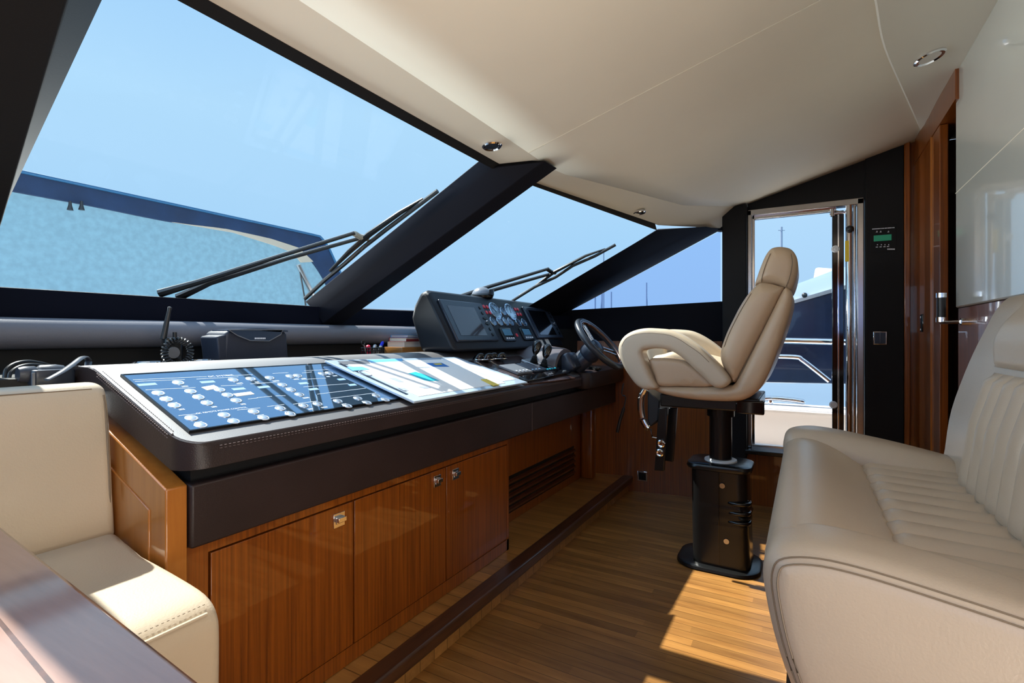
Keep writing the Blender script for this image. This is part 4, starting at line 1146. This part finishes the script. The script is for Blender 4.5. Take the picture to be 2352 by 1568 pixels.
for k in range(70):
    x = bx1-.03-k*.0085; mb.box(x, x+.004, .9402, .9410, .5660, .5672)
mb.build('stitching', M['seam'], ben, smooth=False)['kind'] = 'stuff'
MB().tube(spline([V((bx1-.010, y, z)) for y, z in ((1.338, .62), (1.340, .72), (1.352, .85), (1.368, .918))], 4), .0028, 8).build('piping', M['seam'], ben)
MB().tube([V((x, 1.372, .9335)) for x in (bx0+.03, 0, bx1-.03)], .0016, 8).build('piping', M['seam'], ben)
box(bx0, bx1-.03, .96, 1.52, 0, .302).build('plinth', M['wood'], ben)
tab = thing('dinette_table', 'glossy cherry wood dinette table with pale inlay line in the lower left corner', 'table', (-.25, .5, 0))
pe0, pe1 = P(0, 1219, Z=.75)+V((.007, 0, 0)), P(435, 1568, Z=.75)+V((.007, 0, 0))
e = (pe1-pe0).normalized()
c_near = pe1+e*.55; c_far = pe0-e*.16
qd = [c_far, c_near, c_near+V((-.95, .0, 0)), c_far+V((-.95, 0, 0))]
MB().loft([[V((p.x, p.y, .715)) for p in qd], [V((p.x, p.y, .75)) for p in qd]]).build('table_top', M['wood_table'], tab, bevel=.006)
s_ = V((-1, 0, 0))
MB().loft([[V((p.x, p.y, z)) for p in (c_far+s_*.075-V((0, .05, 0)), c_near+s_*.075, c_near+s_*.079, c_far+s_*.079-V((0, .05, 0)))] for z in (.7495, .7505)]).build('inlay', M['wood_dark'], tab)
MB().lathe(T(-.25, .45, 0), [(.22, 0), (.22, .012), (.05, .03), (.04, .05), (.04, .70), (.10, .714)], 28).build('pedestal', M['steel'], tab)

# ================================================================== STARBOARD HELM DOOR AND FITTINGS
dr = thing('door_1', 'polished steel framed helm door opening on the side deck behind the helm chair', 'door', (3.52, 0, .36)); dr['kind'] = 'structure'
DXp = 3.50
yl, yr = P(1717, 700, X=DXp).y, P(1984, 700, X=DXp).y
mb = MB().box(DXp-.012, DXp+.05, yl-.024, yl, .36, 1.83).box(DXp-.012, DXp+.05, yr, yl, 1.795, 1.832).box(DXp-.012, DXp+.05, yr, yr+.032, .36, 1.83).box(DXp-.005, DXp+.05, yr, yl, .355, .385)
mb.build('frame', M['steel'], dr, bevel=.004)
mb = MB().box(DXp+.02, DXp+.05, yl-.040, yl-.024, .38, 1.80).box(DXp+.02, DXp+.05, yr+.13, yl-.024, 1.775, 1.80)
mb.build('inner_frame', M['chrome'], dr, bevel=.004)
# open door leaf edge: dark glossy stile with two round catches
ya, yb2 = P(1911, 700, X=DXp+.03).y, P(1938, 700, X=DXp+.03).y
lf = box(DXp+.01, DXp+.06, yb2, ya, .385, 1.775).build('door_leaf', M['gloss_black'], dr, bevel=.004)
MB().box(DXp-.002, DXp+.012, ya-.034, ya-.026, .39, 1.77).build('edge_strip', M['chrome'], lf, bevel=.002)
for c in ((1919, 572), (1914, 929)):
    p = P(*c, X=DXp+.008)
    MB().lathe(frame(p, V((0, 1, 0)), V((0, 0, 1)), V((-1, 0, 0))), [(.021, 0), (.021, .008), (.014, .014), (.012, .011), (.005, .014), (.001, .015)], 20).build('catch', M['nylon'], lf)
yt = P(1950, 700, X=DXp-.02).y
MB().cyl(T(DXp-.01, yt, .385), .0165, 1.41, 20).build('slide_tube', M['chrome'], dr)
p = P(1952, 526, X=DXp-.03)
MB().ball(T(*p), .021).build('stop_ball', M['rubber'], dr)
y2 = P(1963, 700, X=DXp-.01).y
MB().cyl(T(DXp+.015, y2, .385), .010, 1.41, 16).build('slide_tube', M['chrome'], dr)
p0, p1 = P(1941, 553, X=DXp-.03), P(1950, 600, X=DXp-.03)
MB().box(DXp-.0315, DXp-.0285, p1.y, p0.y, p1.z, p0.z).build('warning_label', M['yellow'], dr)
pa, pb = P(1906, 492, X=DXp), P(1945, 487, X=DXp)
MB().tube([pa, pb], .008, 10).tube([P(1912, 480, X=DXp), P(1912, 497, X=DXp)], .011, 10).tube([P(1912, 483, X=DXp), P(1950, 490, X=DXp)], .005, 8).build('hinge_arm', M['chrome'], dr)
# charger control panel
XP = 3.485
def pan(px, py): return P(px, py, X=XP-.0015)
kd = 240/2091
def cd(x, y): return pan(1880+x*kd, 440+y*kd)
cpn = thing('control_display', 'black flush control display with small green screen on the dark panel beside the helm door', 'control panel', cd(1290, 1160))
fm = frame(V((0, 0, 0)), V((0, -1, 0)), V((0, 0, 1)), V((-1, 0, 0)))
a, b = cd(1040, 690), cd(1560, 1190)
box(XP-.0008, XP+.004, b.y, a.y, b.z, a.z).build('face', M['black'], cpn, bevel=.001)
a, b = cd(1105, 880), cd(1460, 970)
box(XP-.0018, XP+.002, b.y, a.y, b.z, a.z).build('screen', M['green'], cpn)
mb = MB()
def dsh(x0, x1, y, h=4):
    a, b = cd(x0, y-h), cd(x1, y+h); mb.box(XP-.0018, XP-.0004, b.y, a.y, b.z, a.z)
for i, x in enumerate(range(1075, 1510, 28)): dsh(x, x+random.choice((18, 24)), 748-i*1.9, 7)
for x in (1170, 1245, 1400): dsh(x-10, x+10, 792, 6); dsh(x-20, x+15, 810, 2)
for x in (1180, 1258, 1330, 1404): dsh(x-9, x+9, 1062, 8)
for x in (1168, 1243, 1320, 1390): dsh(x-22, x+22, 1108-(x-1168)*.05, 5)
for x in range(1378, 1515, 22): dsh(x, x+17, 1150, 11)
mb.build('legend', M['white'], cpn, smooth=False)['kind'] = 'stuff'
ksw = 392/2352
def sw(x, y, X): return P(1960+x*ksw, 620+y*ksw, X=X)
swt = thing('light_switch', 'square chrome framed double rocker switch on the dark panel', 'switch', sw(365, 940, XP))
a, b = sw(270, 845, XP), sw(465, 1030, XP)
box(XP-.006, XP, b.y, a.y, b.z, a.z).build('plate', M['chrome'], swt, bevel=.003)
ym = (a.y+b.y)/2
for y0, y1 in ((b.y+.007, ym-.0005), (ym+.0005, a.y-.007)):
    box(XP-.009, XP-.005, y0, y1, b.z+.007, a.z-.007).build('rocker', M['steel_blue'], swt, bevel=.001)
# wooden sliding door aft and its latch
sd = thing('door_2', 'cherry wood sliding door standing half open in the aft bulkhead', 'door', (3.2, BY-.04, 0)); sd['kind'] = 'structure'
xd0 = P(2157, 600, Y=BY+.012).x
box(xd0, 3.53, BY-.02, BY+.010, 0.0, 1.974).build('leaf', M['wood'], sd, bevel=.003)
x2 = P(2140, 600, Y=BY+.01).x
box(x2-.006, x2, BY+.008, BY+.016, 0, 1.974).build('moulding', M['wood_side'], sd)
p = P(2118, 742, Y=BY+.01)
MB().rbox(frame(p+V((0, 0, -.045)), V((1, 0, 0)), V((0, -1, 0)), V((0, 0, 1))), .055, .012, .09, .006, 3).build('flush_latch', M['gloss_black'], sd)
for dz in (-.032, .03): MB().dome(frame(p+V((0, .006, dz)), V((1, 0, 0)), V((0, 0, 1)), V((0, 1, 0))), .006, .003).build('screw', M['chrome'], sd)
hd = thing('door_handle', 'black grip handle with chrome ends beside the aft doorway', 'handle', P(2165, 745, Y=BY+.06))
a, b = P(2162, 674, Y=BY+.055), P(2162, 738, Y=BY+.055)
g = MB().cyl(axis_frame(b, a), .0145, (a-b).length, 18).build('grip', M['rubber'], hd)
MB().cyl(axis_frame(b, a), .017, .018, 18, z0=-.002).build('end_cap', M['chrome'], hd); MB().cyl(axis_frame(b, a), .017, .018, 18, z0=(a-b).length-.016).build('end_cap', M['chrome'], hd)
c = P(2207, 741, Y=BY+.012)
MB().tube([b-V((0, 0, .004)), V((c.x, c.y, b.z-.004))], .007, 10).cyl(frame(V((c.x, BY+.012, b.z-.004)), V((1, 0, 0)), V((0, 0, 1)), V((0, -1, 0))), .014, .026, 16).build('bracket', M['chrome'], hd)
# low socket on the starboard dado
p = P(1476, 1093, X=wx(.95)-.002)
so = thing('floor_socket', 'square chrome framed socket low on the wooden starboard wall', 'socket', p)
sm = frame(V((wx(p.y)-.001, p.y, p.z)), V((0, -1, 0)), V((0, 0, 1)), V((-1, 0, 0)))
MB().box(-.034, .034, -.034, .034, 0, .008, sm).build('frame', M['chrome'], so, bevel=.003)
MB().box(-.024, .024, -.024, .024, .008, .0095, sm).build('cover', M['sat_black'], so)
# coiled cable hanging at the console's right end
pts = spline([P(1432, 880, X=3.0), P(1428, 905, X=3.0), P(1437, 912, X=3.0), P(1432, 940, X=3.0), P(1424, 965, X=3.0), P(1418, 992, X=3.0)], 4)
mb = MB().tube(pts, .006, 8, rad=[.004 if i < 12 else .010 for i in range(len(pts))])
tag(mb.build('hanging_cable', M['rubber']), 'short black cable hanging at the right end of the console', 'cable')
# ceiling lights
for (px, py), z, r, lens, lab in (((1130, 333), 1.72, .029, 'lens_dark', 'recessed chrome ceiling light nearest the windscreen top, left of the mullion head'), ((1468, 487), 1.73, .029, 'lens_dark', 'small recessed chrome ceiling light farthest away, right of the mullion head'), ((2135, 130), 2.05, .040, 'lamp', 'recessed ceiling light with bright frosted lens in the aft soffit')):
    d_ = ray(px, py)
    bv = BV[lens]
    p, n_, _i, _d = bv.ray_cast(CAM, d_)
    if n_.z > 0: n_ = -n_
    if lens == 'lens_dark': n_ = V((0, -.12, -1)).normalized()
    p = p+n_*.002
    ex = (V((1, 0, 0))-n_*n_.x).normalized(); ey = n_.cross(ex)
    lt = thing('ceiling_light', lab, 'ceiling light', p, 'recessed ceiling lights')
    fm2 = frame(p, ex, ey, n_)
    MB().lathe(fm2, [(r*1.25, -.004), (r*1.25, .003), (r*1.1, .007), (r*.86, .004), (r*.86, -.004)], 28).build('bezel', M['chrome'], lt)
    MB().cyl(fm2, r*.88, .003, 24).build('lens', M[lens], lt)

# ================================================================== OUTSIDE
# windscreen wipers
def wn_pt(px, py, off=.05):      # point just outside the centre pane
    n = (GT_L-GB_L).cross(V((1, 0, 0))).normalized()
    if n.z < 0: n = -n
    return PN(px, py, GB_L+n*off, n)
n2 = (BR2-GB_R).cross(GT_R-GB_R).normalized()
if n2.z < 0: n2 = -n2
def wn_pt2(px, py, off=.05): return PN(px, py, GB_R+n2*off, n2)
kw = 660/2352; kv = 760/2352
def wiper(label, f, c, arms, blade, yoke, group):
    root = thing('windscreen_wiper', label, 'wiper', f(*c(*arms[0][0])), group)
    for a in arms:
        MB().tube([f(*c(*p)) for p in a], .012, 8, flat=.7, rad=[.022, .016, .012, .011][:len(a)] if len(a) > 2 else None).build('arm', M['rubber'], root)
    bl = MB().tube([f(*c(*p), .03) for p in blade[0]], .009, 8).build('blade', M['rubber'], root)
    MB().tube([f(*c(*p), .045) for p in blade[1]], .010, 8, flat=.6, rad=[.008, .014, .017, .014, .008][:len(blade[1])]).build('bridge', M['rubber'], root)
    MB().tube([f(*c(*p)) for p in yoke], .012, 8).build('yoke', M['beige'] if c(0, 0)[0] < 500 else M['rubber'], root)
c_w = lambda x, y: (360+x*kw, 420+y*kw)
c_v = lambda x, y: (960+x*kv, 300+y*kv)
wiper('black windscreen wiper with double arm on the large centre pane', wn_pt, c_w, [[(20, 905), (330, 815), (1000, 600), (1620, 408)], [(180, 935), (440, 815), (1080, 615), (1650, 455)]],
      [[(2300, 65), (2080, 230), (1880, 380), (1700, 520), (1540, 660), (1380, 790), (1215, 945)], [(2180, 130), (1990, 245), (1740, 420), (1580, 560), (1420, 720)]], [(1620, 415), (1660, 440), (1725, 455)], 'windscreen wipers')
wiper('black windscreen wiper with double arm on the narrower right pane', wn_pt2, c_v, [[(200, 1215), (500, 1110), (930, 980)], [(330, 1195), (560, 1125), (950, 1015)]],
      [[(1405, 810), (1260, 890), (1100, 960), (980, 1040), (830, 1110), (670, 1210)], [(1330, 840), (1190, 890), (960, 1010), (830, 1110), (720, 1170)]], [(920, 985), (950, 1005), (975, 1010)], 'windscreen wipers')
# awning on the foredeck
AY = 3.2
aw = thing('foredeck_awning', 'navy edged mesh awning on a frame on the foredeck beyond the windscreen', 'awning', (1.09, AY, .8))
def AP(px, py, y=AY): return P(px, py, Y=y)
def cw0(x, y): return (x*800/2323, 360+y*800/2323)
outer = [cw0(*p) for p in ((-400, -20), (70, 90), (700, 225), (1400, 375), (2080, 522), (2140, 545), (2190, 610), (2250, 740), (2310, 850), (2420, 1060))]
inner = [cw0(*p) for p in ((-400, 130), (10, 215), (600, 325), (1160, 445), (1560, 525), (1830, 605), (1930, 670), (1990, 730), (2060, 830), (2215, 905), (2330, 1060))]
inner_b = [cw0(*p) for p in ((-400, 130), (10, 215), (600, 325), (1150, 435), (1500, 480), (1800, 545), (1990, 605), (2080, 690), (2150, 790), (2210, 905), (2310, 1070))]
oo = spline([AP(*p) for p in outer], 4); ib = spline([AP(*p) for p in inner_b], 4)
n_ = 41
def resamp(pts, n):
    d = [0]
    for a, b in zip(pts, pts[1:]): d.append(d[-1]+(b-a).length)
    out = []
    for k in range(n):
        s_ = d[-1]*k/(n-1); i = 0
        while i < len(d)-2 and d[i+1] < s_: i += 1
        f_ = (s_-d[i])/max(1e-9, d[i+1]-d[i]); out.append(pts[i].lerp(pts[i+1], f_))
    return out
oo, ib = resamp(oo, n_), resamp(ib, n_)
MB().loft([[a, b, b+V((0, .02, 0)), a+V((0, .02, 0))] for a, b in zip(oo, ib)]).build('navy_border', M['navy'], aw)
MB().tube([p+V((0, -.005, .004)) for p in oo], .008, 8).build('piping', mat('teal_piping', (.01, .09, .20), .5), aw)
bg = [AP(*cw0(*p)) for p in ((1150, 435), (1500, 478), (1800, 543), (1990, 605), (2085, 692), (2090, 700), (2010, 705), (1960, 640), (1830, 590), (1560, 505))]
MB().prism(bg, (0, .01, 0)).build('lining', M['beige'], aw, smooth=False)
ms = [AP(*cw0(*p), AY+.03) for p in ((-500, 100), (10, 190), (600, 300), (1160, 420), (1560, 500), (1830, 580), (1960, 640), (2090, 700), (2160, 790), (2260, 960), (2300, 1100))]
ms2 = ms+[ms[-1]+V((0, 0, -.28)), V((ms[0].x, ms[0].y, ms[-1].z-.28))]
MB().poly(ms2).build('mesh_panel', M['meshcloth'], aw, smooth=False)
MB().tube([AP(*cw0(1990, 720)), AP(*cw0(2125, 1000)), AP(*cw0(2170, 1110))], .018, 8).build('frame_pole', M['steel'], aw)
MB().tube([AP(*cw0(2000, 760)), AP(*cw0(2035, 960)), AP(*cw0(2045, 1060))], .006, 6).build('strap', M['rubber'], aw)
for x in (468, 544):
    a = AP(*cw0(x, 295), AY-.02); MB().tube([a, a+V((0, 0, -.022)), a+V((0, 0, -.045))], .008, 8, rad=[.006, .008, .014]).build('toggle', M['rubber'], aw)
# own side deck, bulwark and rails
struct(box(3.62, 4.5, -3, 3, .16, .20).build('side_deck', M['gelcoat']))
blw = thing('bulwark', 'beige and white bulwark of the side deck seen through the helm door', 'bulwark', (4.4, 0, .2))
box(4.30, 4.50, -3, 3, .2, .50).build('inner_face', M['deckbeige'], blw, bevel=.02)
MB().prism([V((4.26, -3, .50)), V((4.26, 3, .50)), V((4.52, 3, .50)), V((4.52, -3, .50))], (0, 0, .03)).build('cap_rail', M['gelcoat'], blw, bevel=.02)
cl = thing('mooring_cleat', 'polished steel mooring cleat on the bulwark beyond the helm door', 'cleat', P(1790, 930, X=4.4))
pz = P(1800, 935, X=4.38)
MB().tube(spline([P(1730, 918, X=4.4), P(1770, 915, X=4.4), P(1820, 919, X=4.4), P(1850, 924, X=4.4)], 4), .018, 10, rad=[.012]+[.02]*11+[.010]).build('horn', M['chrome'], cl)
MB().tube([P(1770, 918, X=4.4), P(1770, 932, X=4.4)], .02, 10).build('post', M['chrome'], cl)
rl1 = thing('guard_rail', 'straight polished handrail outside the helm door', 'rail', P(1840, 790, X=4.4))
MB().tube([P(1640, 779, X=4.4), P(1790, 782, X=4.4), P(1990, 787, X=4.4)], .022, 12).build('top_tube', M['chrome'], rl1)
rl2 = thing('guard_rail', 'lower polished rail that bends down toward the deck outside the helm door', 'rail', P(1840, 860, X=4.35))
MB().tube(spline([P(1640, 817, X=4.40), P(1760, 818, X=4.40), P(1828, 820, X=4.4), P(1842, 826, X=4.4), P(1870, 847, X=4.4), P(1905, 875, X=4.4)], 4), .017, 12).build('tube', M['chrome'], rl2)
# neighbour yacht
ny = thing('neighbour_yacht', 'white motor yacht with dark window band moored alongside, seen through the helm door', 'boat', (7.5, 0, -1))
NX = 7.0
def NP(px, py): return P(px, py, X=NX)
def ext_line(p, q, px): return (px, p[1]+(q[1]-p[1])*(px-p[0])/(q[0]-p[0]))
t1, t2 = (1830, 652), (1908, 623)
b1_, b2_ = (1820, 690), (1908, 664)
top_l = [NP(1700, 700), NP(1760, 680), NP(*t1), NP(*t2), NP(2100, 565)]
bot_l = [NP(2100, 615), NP(*b2_), NP(*b1_), NP(1760, 710), NP(1700, 724)]
MB().prism(top_l+bot_l, (2.5, 0, 0)).build('coachroof', M['gelcoat'], ny)
MB().prism([p+V((-.02, 0, 0)) for p in (NP(2100, 612), NP(*b2_), NP(*b1_), NP(1760, 709), NP(1700, 723), NP(1700, 729), NP(1760, 716), NP(1820, 698), NP(1908, 673), NP(2100, 622))], (.05, 0, 0)).build('rubbing_strip', M['steel'], ny)
MB().prism([NP(2100, 617), NP(1908, 668), NP(1820, 694), NP(1700, 726), NP(1660, 760), NP(1660, 870), NP(1700, 877), NP(1908, 880), NP(2100, 883)], (2.4, 0, 0)).build('window_band', M['navyhull'], ny)
MB().prism([NP(1560, 840)+V((-.1, 0, 0)), NP(1660, 866)+V((-.1, 0, 0)), NP(1700, 876)+V((-.1, 0, 0)), NP(2150, 884)+V((-.1, 0, 0)), NP(2150, 1150)+V((-.1, 0, 0)), NP(1560, 1150)+V((-.1, 0, 0))], (3, 0, 0)).build('hull', M['gelcoat'], ny)
p = NP(1896, 615); MB().rbox(frame(p+V((.5, 0, -.12)), V((1, 0, 0)), V((0, 1, .15)).normalized(), V((0, -.15, 1)).normalized()), .3, .24, .16, .05, 3).build('searchlight', M['gelcoat'], ny)
p = NP(1848, 678)+V((-.03, 0, 0)); MB().ball(T(*p), .03).build('nav_light', M['rubber'], ny)
# distant masts
for i, (px, y0, lab, rig) in enumerate(((1382.5, 648, 'tallest distant sailboat mast at the front corner of the side window', (1372,)), (1367, 664, 'faint thin mast left of the tallest mast in the side window', (1361,)), (1404, 670, 'short faint mast just right of the tallest mast in the side window', ()), (1485, 649, 'lone distant mast in the middle of the side window', (1495,)), (1386.5, 575, 'pale mast behind the right windscreen wiper tip', ()), (1795, 521, 'mast with spreaders above the helm chair headrest in the helm doorway', (1786,)))):
    d_ = ray(px, 772); t = 38+3*i
    base = CAM+d_*t; base.z = -.9
    top_z = 1.05+(772-y0)/F*t
    ro = thing('sailboat_mast', lab, 'mast', base, 'distant sailboat masts')
    MB().tube([base, V((base.x, base.y, top_z))], .06 if i < 5 else .10, 8).build('spar', M['mast'], ro)
    for rp_ in rig:
        q = CAM+ray(rp_, 772)*t; MB().tube([V((base.x, base.y, top_z-.6)), V((q.x, q.y, -.9))], .018, 5).build('stay', M['mast'], ro)
    if i == 5:
        sd_ = RX*.5
        z5 = top_z-.35
        MB().tube([V((base.x, base.y, z5))-sd_*.7, V((base.x, base.y, z5))+sd_*.7], .03, 6).build('spreader', M['mast'], ro)
tagged = MB().poly([V((-300, -300, -1.0)), V((300, -300, -1.0)), V((300, 300, -1.0)), V((-300, 300, -1.0))]).build('sea', M['sea'], smooth=False)
struct(tagged)

# ================================================================== LIGHT
sun = bpy.data.lights.new('sun', 'SUN'); sun.energy = 11.0; sun.angle = .012; sun.color = (1, .95, .86)
so_ = bpy.data.objects.new('sun', sun); col.objects.link(so_); so_.rotation_euler = V((-.050, -.616, -.788)).to_track_quat('-Z', 'Y').to_euler(); so_.location = (1, 8, 10)
def area(name, loc, tgt, sx, sy, e_, c):
    l = bpy.data.lights.new(name, 'AREA'); l.shape = 'RECTANGLE'; l.size = sx; l.size_y = sy; l.energy = e_; l.color = c
    o = bpy.data.objects.new(name, l); col.objects.link(o); o.location = loc
    o.rotation_euler = (V(tgt)-V(loc)).to_track_quat('-Z', 'Y').to_euler()
    return o
area('aft_fill', (-.3, -2.3, 1.5), (1.6, .8, 1.2), 1.8, 1.1, 24, (1, .95, .87))  # added fill lamp aft of the camera, in place of saloon windows
area('low_fill', (.15, -1.35, .35), (.55, -.9, 2.1), 1.2, 1.2, 40, (1, .93, .82))  # added lamp low behind the camera, throws extra light onto the ceiling
area('port_fill', (-2.6, 2.7, .95), (2.8, -.1, 1.95), 2.2, 1.2, 125, (1, .97, .91))  # added lamp off to port, brightens the ceiling as sea glare would
area('bow_fill', (1.1, 2.85, 1.10), (1.3, -.1, 2.0), 3.0, .7, 105, (1, .97, .91))  # added lamp hidden below the sill, lifts the ceiling like foredeck bounce
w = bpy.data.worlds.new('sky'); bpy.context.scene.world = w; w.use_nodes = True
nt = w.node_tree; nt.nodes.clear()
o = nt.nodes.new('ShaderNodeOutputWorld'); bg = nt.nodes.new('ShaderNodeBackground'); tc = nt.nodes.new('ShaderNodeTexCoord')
sp = nt.nodes.new('ShaderNodeSeparateXYZ'); rp_ = nt.nodes.new('ShaderNodeValToRGB')
L(nt, tc.outputs['Generated'], sp.inputs[0])
nz = nt.nodes.new('ShaderNodeTexNoise'); nz.inputs['Scale'].default_value = 2.2; nz.inputs['Detail'].default_value = 5
L(nt, tc.outputs['Generated'], nz.inputs['Vector'])
mr = nt.nodes.new('ShaderNodeMath'); mr.operation = 'MULTIPLY_ADD'; mr.inputs[1].default_value = .10; L(nt, nz.outputs['Fac'], mr.inputs[0]); L(nt, sp.outputs['Z'], mr.inputs[2])
L(nt, mr.outputs[0], rp_.inputs['Fac'])
cr = rp_.color_ramp
cr.elements[0].position = 0; cr.elements[0].color = (.45, .66, .90, 1)
cr.elements[1].position = 1; cr.elements[1].color = (.50, .72, 1.0, 1)
for pos, c in ((.08, (.42, .66, .93, 1)), (.22, (.44, .70, .97, 1)), (.42, (.50, .76, 1.0, 1)), (.62, (.38, .64, .96, 1))):
    e_ = cr.elements.new(pos); e_.color = c
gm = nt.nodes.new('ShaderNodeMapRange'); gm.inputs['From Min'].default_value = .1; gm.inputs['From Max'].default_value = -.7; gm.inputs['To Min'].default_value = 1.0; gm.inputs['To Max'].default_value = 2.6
L(nt, sp.outputs['X'], gm.inputs['Value'])      # sky strength raised toward port, added fill from out of view
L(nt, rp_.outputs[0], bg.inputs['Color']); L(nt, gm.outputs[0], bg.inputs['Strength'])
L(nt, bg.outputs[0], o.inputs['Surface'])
# ================================================================== CAMERA
cam = bpy.data.cameras.new('camera'); co_ = bpy.data.objects.new('camera', cam); col.objects.link(co_)
co_.location = CAM
co_.rotation_euler = DX.to_track_quat('-Z', 'Y').to_euler()
cam.sensor_width = 36; cam.lens = F/2352*36; cam.shift_y = -(784-CY)/2352; cam.clip_start = .02; cam.clip_end = 1000
bpy.context.scene.camera = co_
vs = bpy.context.scene.view_settings
vs.view_transform = 'Standard'; vs.look = 'None'; vs.exposure = 0; vs.gamma = 1
